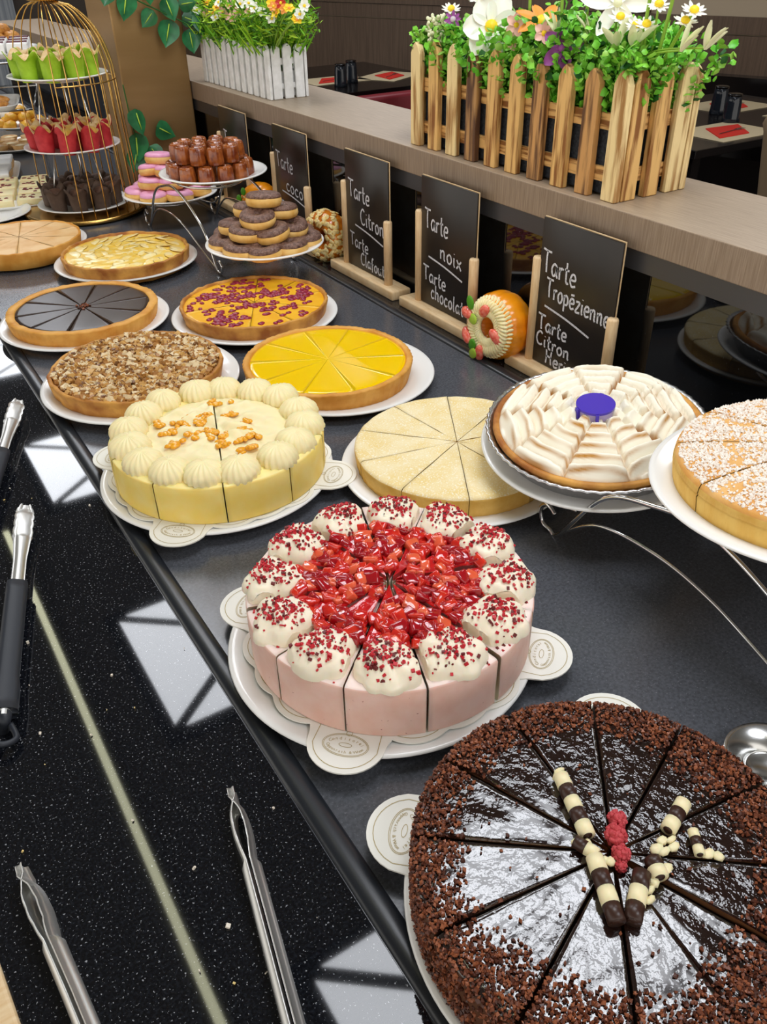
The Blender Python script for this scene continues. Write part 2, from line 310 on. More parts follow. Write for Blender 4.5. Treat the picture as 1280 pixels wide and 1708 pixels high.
# buffet counter: granite ledge in front, dull display surface between two rails, granite strip and upstand behind
YA, YB = -.9, 5.2
def counter_thing(name, mb, mats, label, cat): return tag(mb.build(name, mats), label, cat)
ct = thing('buffet_counter', 'long buffet counter with black speckled granite top and dull grey inlaid display surface', 'counter', (.35, 1.5, -.9))
def cpart(name, mb, mats): o = mb.build(name, mats, ct, loc=(-.35, -1.5, .9)); return o
cpart('granite_top', MB().add(box(-.55, .1655, YA, YB, -.04, 0), 0, False).add(box(.8665, .94, YA, YB, -.04, 0), 0, False), 'granite')
cpart('display_surface', MB().add(box(.1655, .8665, YA, YB, -.04, .0005), 0, False), 'tray')
for xc in (.1775, .858):
    pr = [(-.0115, 0), (-.0105, .002), (-.007, .0042), (0, .005), (.007, .0042), (.0105, .002), (.0115, 0)]
    V = [(xc+a, y, .0004+b) for y in (YA, YB) for a, b in pr]; k = len(pr)
    cpart('edge_rail', MB().add((V, [(j, j+1, k+j+1, k+j) for j in range(k-1)])), 'rail')
cpart('cabinet_base', MB().add(box(-.5, .94, YA, YB, -.9, -.04), 0, False), 'dark_wall')
us = thing('granite_upstand', 'polished black granite upstand behind the chalkboard signs under the wooden ledge', 'panel', (.97, 1.5, 0))
MB().add(box(-.03, .15, YA-1.5, YB-1.5, -.9, .243), 0, False).build('panel', 'granite_wall', us)
MB().add(box(-.04, -.0302, YA-1.5, YB-1.5, .215, .243), 0, False).build('strip', 'rail_strip', us)
mb = MB().add(box(.9285, 1.155, YA, YB, .243, .2895, .0015), 0, False)
lo = mb.build('wooden_ledge', ['laminate', 'laminate_top'])
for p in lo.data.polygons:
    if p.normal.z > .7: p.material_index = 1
tag(lo, 'long taupe wood-grain ledge shelf above the black granite upstand', 'shelf')
# gold column
MB_ = MB().add(box(.732, .925, 2.5, 2.72, 0.001, 1.715, .004), 0, False)
tag(MB_.build('column', 'gold_panel'), 'brown-gold brushed metal column rising from the counter behind the cakes', 'column')

# ceiling lamps (buffet row seen mirrored in the granite), each a square panel divided by diagonal bars
def ceiling_lamp(x, y, first=None, label=''):
    if first: return dup(first, loc=(x, y, 1.7), label=label)
    t = thing('ceiling_light', label, 'lamp', (x, y, 1.7), group='square ceiling light panels')
    a, b = .45, .36
    m = MB(); g = .035
    tri = [((-a, -b), (a, -b)), ((a, -b), (a, b)), ((a, b), (-a, b)), ((-a, b), (-a, -b))]
    for (p, q) in tri:
        c = np.array([0., 0.]); mid = (np.array(p)+np.array(q))/2; P3 = []
        cen = (np.array(p)+np.array(q))/3
        for v in (p, q, (0, 0)):
            v = np.array(v); P3.append(tuple(cen+(v-cen)*(1-g*3.0)))
        V = [(x_, y_, -.012) for x_, y_ in P3]; m.add((V, [(2, 1, 0)]), 0, False)
    m.build('diffuser', 'light_diffuser', t)
    MB().add(box(-a-.03, a+.03, -b-.03, b+.03, -.008, .018), 0, False).build('frame', 'lamp_frame', t)
    return t
l0 = ceiling_lamp(.843, 2.447, label='square ceiling light above the middle of the buffet')
for y, w in ((.75, 'square ceiling light above the near end of the buffet'), (4.15, 'square ceiling light above the cupcake cage'), (5.85, 'square ceiling light above the far end of the buffet')):
    ceiling_lamp(.843, y, l0, w)
ceiling_lamp(.843, -.95, l0, 'square ceiling light behind the photographer')
for k, (x, y) in enumerate(((3.0, 1.6), (3.0, 4.6))):  # unseen panels added to light the dining side
    ceiling_lamp(x, y, l0, ('square light panel added to brighten the nearer dining table', 'square light panel added to brighten the farther dining table')[k])
sl = thing('strip_light', 'thin linear ceiling light running along the front of the buffet', 'lamp', (.152, 1.35, 1.7))
MB().add(([(-.013, -2.3, -.012), (.013, -2.3, -.012), (.013, 2.35, -.012), (-.013, 2.35, -.012)], [(3, 2, 1, 0)]), 0, False).build('diffuser', 'strip_diffuser', sl)
MB().add(box(-.016, .016, -2.31, 2.36, -.011, .015), 0, False).build('housing', 'lamp_frame', sl)

# ------------------------------------------------------------------ plates
def plate_prof(R, h=.016):
    return [(0, .0), (R*.55, .0), (R*.6, .001), (R*.64, .0035), (R*.8, h*.55), (R*.97, h*.93), (R*.995, h), (R, h+.0012), (R*.99, h+.003), (R*.955, h+.0025), (R*.8, h*.62+.003), (R*.68, .0062), (R*.6, .0048), (0, .0045)]
def plate(R, loc, label, rot=(0, 0, 0), h=.016):
    return tag(MB().add(lathe(plate_prof(R, h), 96)).build('plate', 'porcelain', loc=loc, rot=rot), label, 'plate')

# ------------------------------------------------------------------ cut tarts
def wedge(prof, half, off, nseg=10, mi=0, capmi=None):
    V, F = lathe(prof, nseg, -half, half, caps=True); V = np.array(V); V[:, 0] += off
    ms = [mi]*(len(F)-2)+[mi if capmi is None else capmi]*2
    return V, F, ms
def crust_mesh(R, h, rim=.0095, depth=.006, nf=64, amp=.006, wob=.0012, seed=0, base=.95):
    prof = [(0, .0), (R*base-.004, 0), (R*base, .001), (R*(base+1)/2, h*.5), (R, h-.002), (R-.0012, h), (R-rim+.0012, h), (R-rim, h-.0018), (R-rim-.001, h-depth-.004), (0, h-depth-.006)]
    def fr(t, r, z):
        k = 1.0
        if r > R*.8:
            side = 1 if r > R-rim*.5 else .0
            k += amp*math.cos(nf*t)*side*(.6 if z > h*.9 else 1)
            k += wob/R*noise.noise(Vector((math.cos(t)*6, math.sin(t)*6, seed+z*20)))
        return k
    V, F = lathe(prof, 192, fr=fr); V = np.array(V)
    for i in range(len(V)):
        if V[i, 2] > h*.6: V[i, 2] += .0018*noise.noise(Vector((V[i, 0]*60, V[i, 1]*60, seed)))
    return V, F
def filling_slices(t, name, R, z0, z1, N, offs, mats, gap=.0012, dome=0, rough=0, cutmat=True):
    half = PI/N; d = gap/2/math.sin(half)
    out = []
    for k in range(N):
        a = math.radians(offs)+2*PI*(k+.5)/N
        prof = [(0, z1+dome)]+[(R*q, z1+dome*(1-q*q)) for q in (.2, .4, .6, .8, .94)]+[(R-.001, z1-.0003), (R, z1-.0015), (R, z0), (0, z0)]
        V, F, ms = wedge(prof, half*.999, d, 12, 0, 1); V = np.array(V)
        if rough:
            for i in range(len(V)):
                if V[i, 2] > z1-.001: V[i, 2] += rough*nz(V[i, 0]+k, V[i, 1], 0, 80)
        o = MB().add((V, F), ms).build(name, mats, t, rot=(0, 0, a)); out.append(o)
    return out
def tart(name, label, x, y, z=.0048, rz=0): return thing(name, label, 'tart', (x, y, z), (0, 0, rz))
TR, TH = .1405, .033
ZP = .0055
plates = [(.323, 1.62, .16, 'round white plate under the dark chocolate tart at the counter edge'),
          (.326, 1.295, .162, 'round white plate under the nut tart, bare along its right rim'),
          (.505, 1.93, .160, 'round white plate under the pale yellow apple tart'),
          (.609, 1.459, .161, 'round white plate under the cherry custard tart'),
          (.612, 1.130, .158, 'round white plate under the bright lemon tart'),
          (.601, .789, .158, 'round white plate under the sugar-dusted tart'),
          (.329, 2.199, .155, 'round white plate under the plain brown tart cut off by the left frame edge'),
          (.320, .957, .158, 'round white plate under the yellow cream cake'),
          (.330, .550, .158, 'round white plate under the strawberry cake'),
          (.324, .215, .155, 'round white plate under the chocolate cake')]
for x, y, R, l in plates: plate(R, (x, y, .0006), l)
# chocolate tart
t = tart('chocolate_tart', 'dark smooth chocolate tart cut in ten with golden pastry rim', .323, 1.62, ZP)
MB().add(crust_mesh(TR, TH+.003, rim=.016, depth=.003, amp=.007, wob=.0022, seed=1)).build('crust', 'crust', t)
filling_slices(t, 'filling_slice', TR-.0185, TH-.008, TH+.0015, 10, 27, ['choc_ganache', 'cut_side'], gap=.0016)
scatter(MB(), [(nr.normal(0, .006), nr.normal(0, .006), TH+.003) for _ in range(40)], .0028, 2).build('crumb', ['crumb_c', 'crumb_b'], t)['kind'] = 'stuff'
# nut tart
t = tart('nut_tart', 'brown nut tart topped with chopped walnuts and almonds', .3225, 1.2985, ZP)
MB().add(crust_mesh(TR, TH+.004, rim=.007, amp=.004, nf=48, wob=.003, seed=2)).build('crust', 'crust_dark', t)
filling_slices(t, 'filling_slice', TR-.009, TH-.01, TH-.001, 10, 10, ['nut_a', 'cut_side'], gap=.0015, rough=.0015)
P = []
while len(P) < 2600:
    x, y = nr.uniform(-.131, .131, 2)
    if x*x+y*y > .131**2: continue
    a = (math.degrees(math.atan2(y, x))-10) % 36; rr = math.hypot(x, y)
    if min(a, 36-a)*PI/180*rr < .0013 and nr.rand() < .8: continue
    P.append((x, y, TH+.001+.003*nr.rand()))
scatter(MB(), P, nr.choice([.0045, .006, .009], len(P)), 2, flat=.6, tilt=.7).build('nut_topping', ['nut_a', 'nut_b'], t)['kind'] = 'stuff'
scatter(MB(), [(x, y, z+.0008) for x, y, z in P[::3]], nr.choice([.0045, .007, .0095], len(P[::3])), 1, flat=.55, tilt=.7).build('almond_pieces', 'nut_c', t)['kind'] = 'stuff'
scatter(MB(), [(x, y, z+.0006) for x, y, z in P[1::4]], .0058, 1, flat=.7).build('walnut_pieces', 'nut_d', t)['kind'] = 'stuff'
# apple tart
t = tart('apple_tart', 'pale yellow apple tart with browned pastry edge', .503, 1.9185, ZP)
MB().add(crust_mesh(TR+.001, TH+.004, rim=.007, depth=.005, amp=.0025, nf=40, wob=.004, seed=3)).build('crust', 'crust_dark', t)
filling_slices(t, 'filling_slice', TR-.006, TH-.01, TH-.001, 8, 14, ['apple', 'apple'], gap=.0002, dome=.002, rough=.001)
mb = MB()
for ring, (rr, n, sz) in enumerate(((.112, 22, .030), (.082, 17, .030), (.052, 11, .028), (.022, 6, .024))):
    for k in range(n):
        a = 2*PI*k/n+ring*.3+nr.normal(0, .06)
        V, F = sphere((0, 0, 0), (sz*.42, sz*.95, .0013), 12, 6, vmin=-.2); V = np.array(V); V[:, 0] += 6*V[:, 1]**2
        mt = Matrix.Translation((rr*math.cos(a), rr*math.sin(a), TH-.0003)) @ Matrix.Rotation(a+.5, 4, 'Z') @ Matrix.Rotation(nr.uniform(-.15, .15), 4, 'X') @ Matrix.Rotation(.18, 4, 'Y')
        mb.add((V, F), 0, mat=mt)
mb.build('apple_topping', 'apple_slice', t)
# cherry tart
t = tart('cherry_tart', 'yellow custard tart scattered with dark red cherries', .609, 1.459, ZP)
MB().add(crust_mesh(TR+.001, TH+.003, rim=.006, amp=.007, nf=56, wob=.003, seed=4)).build('crust', 'crust_dark', t)
filling_slices(t, 'filling_slice', TR-.0065, TH-.01, TH-.001, 10, 26, ['custard', 'cut_side'], gap=.0008, rough=.0008)
mb = MB(); cl = []
for k in range(85):
    a, r = nr.uniform(0, 2*PI), .126*math.sqrt(nr.rand()); cl.append((r*math.cos(a), r*math.sin(a)))
for cx_, cyy in cl:
    for j in range(nr.randint(2, 6)):
        x, y = cx_+nr.normal(0, .007), cyy+nr.normal(0, .007)
        if x*x+y*y < .128**2: mb.add(sphere((x, y, TH-.0005), (nr.uniform(.004, .0085), nr.uniform(.0035, .0065), .0026), 10, 6, lambda d, tt, ph: 1+.25*nz(d[0]*2+x*99, d[1]*2, d[2])), 0, at=(0, 0, 0))
mb.build('cherry_topping', 'cherry', t)['kind'] = 'stuff'
# lemon tart
t = tart('lemon_tart', 'glossy bright yellow lemon tart with a fluted golden rim', .596, 1.141, ZP)
MB().add(crust_mesh(TR, TH+.004, rim=.010, depth=.002, amp=.011, nf=72, seed=5)).build('crust', 'crust', t)
filling_slices(t, 'filling_slice', TR-.0115, TH-.008, TH+.0022, 10, 8, ['lemon', 'lemon'], gap=.0001)
# sugar tart
t = tart('sugar_tart', 'flat pale tart dusted with icing sugar and cut in ten', .607, .795, ZP)
half = PI/10
for k in range(10):
    d = .0007/2/math.sin(half)
    prof = [(0, .039)]+[(TR*q, .039-.0008*q) for q in (.15, .3, .45, .6, .75, .88, .95)]+[(TR-.004, .0378), (TR-.001, .0355), (TR-.0005, .033), (TR*.965, .001), (TR*.96, 0), (0, 0)]
    V, F, ms = wedge(prof, half*.998, d, 14, 0, 1); V = np.array(V)
    cz = [np.mean(V[list(f)], 0) for f in F]; ms = [1 if (abs(c[2]) < .0345 or i >= len(F)-2) else 0 for i, c in enumerate(cz)]
    for i in range(len(V)):
        if V[i, 2] > .03: V[i, 2] += .0012*nz(V[i, 0]+k*.3, V[i, 1], 0, 55)
        elif V[i, 2] > .0005: q = 1+.006*math.sin(90*math.atan2(V[i, 1], V[i, 0])); V[i, :2] *= q
    MB().add((V, F), ms).build('slice', ['sugar_top', 'sponge'], t, rot=(0, 0, math.radians(60)+2*PI*(k+.5)/10))
# plain tart
t = tart('plain_tart', 'plain golden brown tart cut off by the left frame edge', .322, 2.155, ZP)
MB().add(crust_mesh(TR, TH+.006, rim=.006, depth=.003, amp=.0015, nf=50, wob=.002, seed=6)).build('crust', 'crust', t)
filling_slices(t, 'filling_slice', TR-.0055, TH-.004, TH+.0045, 10, 40, ['pale_top', 'cut_side'], gap=.0007, dome=.001, rough=.001)

# ------------------------------------------------------------------ scalloped cake boards with printed emblem
_gl = {}
def glyph(ch):
    if ch not in _gl:
        fc = bpy.data.curves.new('t', 'FONT'); fc.body = ch; fc.size = 1; fc.align_x = 'CENTER'; fc.resolution_u = 2
        ob = bpy.data.objects.new('t', fc); COL.objects.link(ob); dg = bpy.context.evaluated_depsgraph_get(); ev = ob.evaluated_get(dg); me = ev.to_mesh()
        V = np.array([tuple(v.co) for v in me.vertices]) if len(me.vertices) else np.zeros((0, 3)); F = [tuple(p.vertices) for p in me.polygons]
        wid = (V[:, 0].max()-V[:, 0].min()) if len(V) else .3
        ev.to_mesh_clear(); bpy.data.objects.remove(ob); bpy.data.curves.remove(fc); _gl[ch] = (V, F, wid)
    return _gl[ch]
def ring2d(mb, pts, w, z, closed=True):
    P = np.array(pts); n = len(P); nx_ = np.roll(P, -1, 0); pv = np.roll(P, 1, 0); d = nx_-pv
    if not closed: d[0] = P[1]-P[0]; d[-1] = P[-1]-P[-2]
    d /= np.linalg.norm(d, axis=1)[:, None]+1e-9; nn = np.stack([-d[:, 1], d[:, 0]], 1)*w/2
    V = np.concatenate([np.c_[P+nn, np.full(n, z)], np.c_[P-nn, np.full(n, z)]]); m = n if closed else n-1
    mb.add((V, [(i, (i+1) % n, n+(i+1) % n, n+i) for i in range(m)]), 0, False)
def board_r(t, grow=0.0, rot=0.0):
    best = .137+grow; t -= rot
    cs = [(.152, k*PI/2+PI/4, .037) for k in range(4)]+[(.113, k*PI/2+PI/4+s_*.44, .040) for k in range(4) for s_ in (-1, 1)]+[(.108, k*PI/2, .041) for k in range(4)]
    for c, a, r in cs:
        r += grow; dl = t-a; q = r*r-(c*math.sin(dl))**2
        if q > 0 and math.cos(dl) > 0: best = max(best, c*math.cos(dl)+math.sqrt(q))
    return best
def emblem_mesh():
    mb = MB()
    for a, b in ((.0215, .0125), (.0203, .0113), (.006, .0022)): ring2d(mb, [(a*math.cos(t), b*math.sin(t)) for t in np.linspace(0, 2*PI, 40, endpoint=False)], .0005, 0)
    ring2d(mb, [(.0028*math.cos(t)+.0, .0135+.0028*math.sin(t)) for t in np.linspace(0, 2*PI, 14, endpoint=False)], .0005, 0)
    def arc(txt, a, b, t0, t1, size, flip):
        n = len(txt)
        for i, ch in enumerate(txt):
            if ch == ' ': continue
            t = t0+(t1-t0)*i/(n-1); V, F, w = glyph(ch)
            x, y = a*math.cos(t), b*math.sin(t); tx, ty = -a*math.sin(t), b*math.cos(t); an = math.atan2(ty, tx)+(PI if flip else 0)
            c, s_ = math.cos(an), math.sin(an); Q = V*size; Q = np.c_[Q[:, 0]*c-Q[:, 1]*s_+x, Q[:, 0]*s_+Q[:, 1]*c+y, np.zeros(len(V))]; mb.add((Q, F), 0, False)
    arc('Conditorei', .0145, .0055, PI*.90, PI*.10, .0048, True)
    arc('Coppenrath & Wiese', .0178, .0092, PI*1.10, PI*1.92, .0042, False)
    return mb
emb0 = None
def cake_board(x, y, z, rot, label, skip=()):
    global emb0
    T = np.linspace(0, 2*PI, 220, endpoint=False); poly = [(board_r(t)*math.cos(t), board_r(t)*math.sin(t)) for t in T]
    o = MB().add(prism(poly, 0, .0016), 0, False).build('cake_board', 'board', loc=(x, y, z), rot=(0, 0, rot)); tag(o, label, 'cake board')
    m = MB(); ring2d(m, [(board_r(t, -.0055)*math.cos(t), board_r(t, -.0055)*math.sin(t)) for t in T], .0007, .0018); m.build('gold_line', 'print_gold', o)
    for k in range(4):
        a = k*PI/2+PI/4
        if emb0 is None: e = emb0 = emblem_mesh().build('printed_emblem', 'print_gold', o)
        else: e = emb0.copy(); COL.objects.link(e); e.parent = o
        e.location = (.158*math.cos(a), .158*math.sin(a), .0019); e.rotation_euler = (0, 0, a+PI/2)
    return o
BZ = .0190
cake_board(.326, .957, BZ, math.radians(2), 'white scalloped cardboard base printed in gold under the yellow cream cake')
cake_board(.342, .552, BZ, math.radians(-2), 'white scalloped cardboard base printed in gold under the strawberry cake')
cake_board(.333, .229, BZ, math.radians(-1), 'white scalloped cardboard base printed in gold under the chocolate cake')
CZ = BZ+.0018

def slices(t, N, offs, R, H, gap, mats, bev=.004, fn=None, skew=None, name='slice', nseg=14, topmi=1):
    half = PI/N; d = gap/2/math.sin(half); out = []
    for k in range(N):
        a = math.radians(offs)+2*PI*(k+.5)/N+(skew.get(k, 0) if skew else 0)
        prof = [(0, H)]+[(R*q, H) for q in (.15, .3, .45, .6, .7, .8, .9)]+[(R-bev, H), (R-bev*.3, H-bev*.3), (R, H-bev), (R, H*.66), (R, H*.33), (R, .002), (R-.001, 0), (0, 0)]
        V, F, ms = wedge(prof, half*.999, d, nseg, 0, 2 if len(mats) > 2 else 0); V = np.array(V); cz = [np.mean(V[list(f)], 0)[2] for f in F]
        ms = [m if i >= len(F)-2 else (topmi if cz[i] > H-bev*.6 else 0) for i, m in enumerate(ms)]
        for i in range(len(V)):
            rr = math.hypot(V[i, 0], V[i, 1])
            if V[i, 2] > H-bev*.5: V[i, 2] += .0008*nz(V[i, 0]+k, V[i, 1], 0, 60)
            elif rr > R*.97 and .004 < V[i, 2]: V[i, :2] *= 1+.006*nz(V[i, 1]*1.0+k*3, V[i, 2], 0, 45)
        o = MB().add((V, F), ms).build(name, mats, t, rot=(0, 0, a)); out.append((o, a))
    return out

# ------------------------------------------------------------------ yellow cream cake
t = thing('cream_cake', 'round pale yellow cream cake ringed with white piped rosettes and orange sauce', 'cake', (.326, .957, CZ))
R, H = .1405, .053
slices(t, 10, -110, R, H, .0014, ['lemon_mousse', 'lemon_mousse_top', 'lemon_mousse'], bev=.003)
def rosette(rad, ht, flutes, seed):
    def f(d, tt, ph):
        k = 1+.06*math.cos(flutes*tt+2.2*ph)*(math.cos(ph)**.5 if math.cos(ph) > 0 else 0)
        return k*(1+.05*nz(d[0]+seed, d[1], d[2], 2))
    V, F = sphere((0, 0, 0), (rad, rad, ht), 72, 16, f, vmin=-.25); return V, F
NR = 16
for k in range(NR):
    a = math.radians(-108)+2*PI*(k+.5)/NR+nr.normal(0, .02); r = .1165+nr.normal(0, .0015)
    o = MB().add(rosette(.0255+nr.normal(0, .0007), .0185, 18, k)).build('rosette', 'cream', t, loc=(r*math.cos(a), r*math.sin(a), H+.003), rot=(nr.normal(0, .06), nr.normal(0, .06), a))
# whipped centre, split by the deep cut
def cream_half(s_):
    n1, n2 = 60, 26; V = []; F = []; a0 = math.radians(-109)
    for j in range(n2+1):
        rr = .098*j/n2
        for i in range(n1+1):
            an = a0+(PI*i/n1)*s_; x, y = rr*math.cos(an), rr*math.sin(an); e = 1-(j/n2)**4
            h = .006*e+.0105*e*max(0, .25+nz(x*.9+y*.5, y*1.2-x*.3, s_*3+1, 48))+.002*e*nz(x, y, 5, 120)
            z = H+max(h, -.001) if j < n2 else H-.002
            q = .0009; x += q*math.cos(a0+PI/2*s_); y += q*math.sin(a0+PI/2*s_); V.append((x, y, z))
    for j in range(n2):
        for i in range(n1):
            a, b, c, d = j*(n1+1)+i, j*(n1+1)+i+1, (j+1)*(n1+1)+i+1, (j+1)*(n1+1)+i
            F.append((a, d, c, b) if s_ > 0 else (a, b, c, d))
    return V, F
for s_ in (1, -1): MB().add(cream_half(s_)).build('cream_topping', 'cream', t)
mb = MB()
for k in range(20):
    a, r = nr.uniform(0, 2*PI), nr.uniform(.015, .08); cx_, cyy = r*math.cos(a), r*math.sin(a)
    for j in range(9): mb.add(sphere((cx_+nr.normal(0, .006), cyy+nr.normal(0, .004), H+.0085+nr.normal(0, .0012)), (nr.uniform(.003, .0075), nr.uniform(.003, .006), .0026), 8, 6, lambda d, tt, ph: 1+.3*nz(d[0]*2+k, d[1]*2+j, d[2])), 0)
mb.build('orange_sauce', 'orange_sauce', t)['kind'] = 'stuff'
P = []
for k in range(500):
    a, r = nr.uniform(0, 2*PI), nr.uniform(.09, .138); P.append((r*math.cos(a), r*math.sin(a), H+.003+.0222*math.sqrt(max(0, 1-((r-.1165)/.0255)**2))*.96))

# ------------------------------------------------------------------ strawberry cake
t = thing('strawberry_cake', 'pink strawberry mousse cake cut in twelve with glazed red fruit and cream dollops', 'cake', (.343, .552, CZ))
R, H = .1395, .058
JZ = H+.0062
half = PI/12
fl = MB()
for k, (o, a) in enumerate(slices(t, 12, -109, R, H, .0026, ['pink_mousse', 'pink_mousse_top', 'cream_white'], bev=.003, skew={k: nr.normal(0, .012) for k in range(12)})):
    # jelly part of the slice
    d = .0026/2/math.sin(half)
    V, F, ms = wedge([(0, JZ)]+[(.088*q, JZ) for q in (.2, .4, .6, .8, .97)]+[(.088, JZ-.002), (.088, H-.003), (0, H-.003)], half*.97, d+.002, 10)
    V = np.array(V)
    for i in range(len(V)):
        if V[i, 2] > H: V[i, 2] += .002*nz(V[i, 0]+k, V[i, 1], 1, 90)
    MB().add((V, F), 0).build('jelly', 'jelly', o)
    fr = MB(); n = 0
    while n < 26:
        x, y = nr.uniform(.006, .09), nr.uniform(-.024, .024)
        if abs(y) > x*math.tan(half)-.0028 or math.hypot(x, y) > .092: continue
        n += 1; s_ = nr.uniform(.008, .0145); B = (CUBE*np.array([s_*1.25, s_, s_*.75])*nr.uniform(.75, 1.2, (8, 1)))
        bm = bmesh.new(); vs = [bm.verts.new(tuple(b)) for b in B]
        for f in CUBEF: bm.faces.new([vs[i] for i in f])
        bmesh.ops.bevel(bm, geom=bm.edges[:], offset=s_*.16, segments=2, affect='EDGES', profile=.5); bm.verts.index_update()
        VF = ([tuple(v.co) for v in bm.verts], [tuple(v.index for v in f.verts) for f in bm.faces]); bm.free()
        mt = Matrix.Translation((x+d, y, JZ-.0012+nr.uniform(0, .0022))) @ Matrix.Rotation(nr.uniform(0, 6), 4, 'Z') @ Matrix.Rotation(nr.normal(0, .35), 4, 'X') @ Matrix.Rotation(nr.normal(0, .35), 4, 'Y')
        fr.add(VF, int(nr.choice([0, 0, 1, 1, 2])), mat=mt)
    fr.build('fruit', ['berry_a', 'berry_b', 'berry_c'], o)
    # cream dollop: a lumpy shell piped outward
    dm = MB(); lob = []
    for (bx, by, br, bh) in ((.115, 0, .0245, .020), (.099, .009, .017, .017), (.099, -.010, .0165, .017), (.117, .016, .0165, .018), (.117, -.016, .0165, .018), (.129, .006, .0125, .012), (.128, -.009, .011, .011), (.090, 0, .012, .012)):
        bx += nr.normal(0, .002); by += nr.normal(0, .002); lob.append((bx, by, br, bh))
    sd = k*7.7
    n1, n2 = 44, 22; V = []; F = []
    def dh(x, y):
        h = 0; acc = 0
        for (bx, by, br, bh) in lob:
            q = 1-((x-bx)**2+(y-by)**2)/br**2
            if q > 0: acc += (bh*math.sqrt(q))**6
        h = acc**(1/6) if acc > 0 else 0
        return h
    for j in range(n2+1):
        for i in range(n1):
            an = 2*PI*i/n1; lo_, hi_ = 0.0, .05
            if j == 0: pass
            for _ in range(14):
                mdl = (lo_+hi_)/2; x, y = .113+mdl*math.cos(an)*1.0, mdl*math.sin(an)
                if dh(x, y) > 0: lo_ = mdl
                else: hi_ = mdl
            rr = lo_*math.sin(PI/2*j/n2); x, y = .113+rr*math.cos(an), rr*math.sin(an)
            lim = (x)*math.tan(half)-.0025; y = max(-lim, min(lim, y))
            z = H-.001+dh(x, y)*1.08; z += .0022*nz(x+sd, y, z, 130)*(1 if j < n2 else 0)+.0016*math.sin(70*an/6+j*.5)*(.3 if 0 < j < n2 else 0)
            V.append((x+d, y, z if j < n2 else H-.002))
    for j in range(n2):
        for i in range(n1):
            i2 = (i+1) % n1; F.append((j*n1+i, (j+1)*n1+i, (j+1)*n1+i2, j*n1+i2))
    dl = dm.add((V, F)).build('cream_dollop', 'cream_white', o)
    P = []
    while len(P) < 135:
        x, y = .113+nr.normal(0, .0145), nr.normal(0, .0145)
        if math.hypot(x, y) > R-.001 or abs(y) > x*math.tan(half)-.003: continue
        P.append((x+d, y, H-.0005+dh(x, y)*1.08+.0004))
    f = MB(); scatter(f, P, nr.choice([.0016, .0022, .003], len(P)), 4, flat=.7).build('berry_flakes', ['flake_r', 'flake_r', 'flake_r', 'flake_d'], o)['kind'] = 'stuff'

# ------------------------------------------------------------------ chocolate cake
t = thing('chocolate_cake', 'dark glazed chocolate cake with crumb-coated rim and broken chocolate rolls on top', 'cake', (.320, .217, CZ))
R, H = .1405, .052
sk = {9: .012, 10: -.03}
for k, (o, a) in enumerate(slices(t, 12, 22, R, H, .0022, ['choc_side', 'glaze', 'choc_cut'], bev=.006, skew=None)):
    P = []; d = .0022/2/math.sin(PI/12)
    if k == 8: o.scale = (1, 1, .92)      # this slice has sunk a little, baring its neighbour's cut face
    n = 0
    while n < 1500:
        r = R*math.sqrt(nr.rand()); an = nr.uniform(-PI/12, PI/12); q = r/R
        wn_ = max(0.012, min(1, (q-.66+.10*nz(math.cos(an+a)*2, math.sin(an+a)*2, 3, 1.5)+.06*math.cos(a+an-math.radians(-70)))/.17))
        n += 1
        if nr.rand() < wn_ and abs(r*math.sin(an)) < r*math.sin(PI/12)-.0004:
            zz = H+.0004 if r < R-.005 else H-.0012*(r-R+.005)/.005*2
            P.append((r*math.cos(an)+d, r*math.sin(an), zz+nr.uniform(0, .0012)))
    for q in range(520):
        an = nr.uniform(-PI/12, PI/12)*.99; P.append(((R+.0005)*math.cos(an)+d, (R+.0005)*math.sin(an), nr.uniform(.001, H-.002)))
    f = MB(); scatter(f, P, nr.choice([.0021, .0027, .0034], len(P)), 3, shape='oct', flat=.85).build('chocolate_crumbs', ['crumb_a', 'crumb_b', 'crumb_c'], o)['kind'] = 'stuff'
def roll(p0, p1, rad, bands, name='chocolate_roll'):
    p0 = Vector(p0); p1 = Vector(p1); n = len(bands); mb = MB()
    for i, b in enumerate(bands):
        a_ = p0.lerp(p1, i/n); c_ = p0.lerp(p1, (i+1)/n); 
        pts = [a_.lerp(c_, q) for q in (0, .5, 1)]; mb.add(tube(pts, [rad*(.97+.05*rnd.random()) for _ in pts], 14), b)
    hd = (p1-p0).normalized()
    mb.add(tube([p1-hd*.0001, p1+hd*.0004], [rad*.6, rad*.55], 12), 1)
    return mb.build(name, ['white_choc', 'dark_choc'], t)
def L(x, y, z=0): return (x-.320, y-.217, H+.006+z)
roll(L(.330, .284), L(.311, .234), .0062, [0, 1, 0, 1, 0])
roll(L(.303, .219), L(.282, .176), .0065, [0, 1, 0, 1])
roll(L(.322, .192), L(.291, .171), .0065, [1, 0, 1])
roll(L(.391, .216), L(.363, .206), .006, [0, 1, 0])
roll(L(.378, .196), L(.367, .180), .004, [0, 1, 0])
roll(L(.336, .196), L(.330, .183), .0065, [1, 0]); roll(L(.300, .236), L(.306, .219), .005, [1, 0])
mb = MB()
for (x, y) in ((.333, .289), (.329, .286), (.354, .203), (.349, .196), (.357, .195), (.346, .2), (.340, .186), (.36, .2), (.318, .181), (.313, .176), (.378, .173), (.308, .214), (.311, .211), (.307, .231), (.302, .236), (.374, .178), (.325, .184)):
    mb.add(sphere(L(x, y, -.002), (nr.uniform(.0035, .006), nr.uniform(.0025, .0045), .0026), 8, 6, lambda d, tt, ph: 1+.4*nz(d[0]*1.5+x*70, d[1]*1.5, d[2]*1.5)), 0, at=(0, 0, 0))
mb.build('white_chocolate_shards', 'white_choc', t)['kind'] = 'stuff'
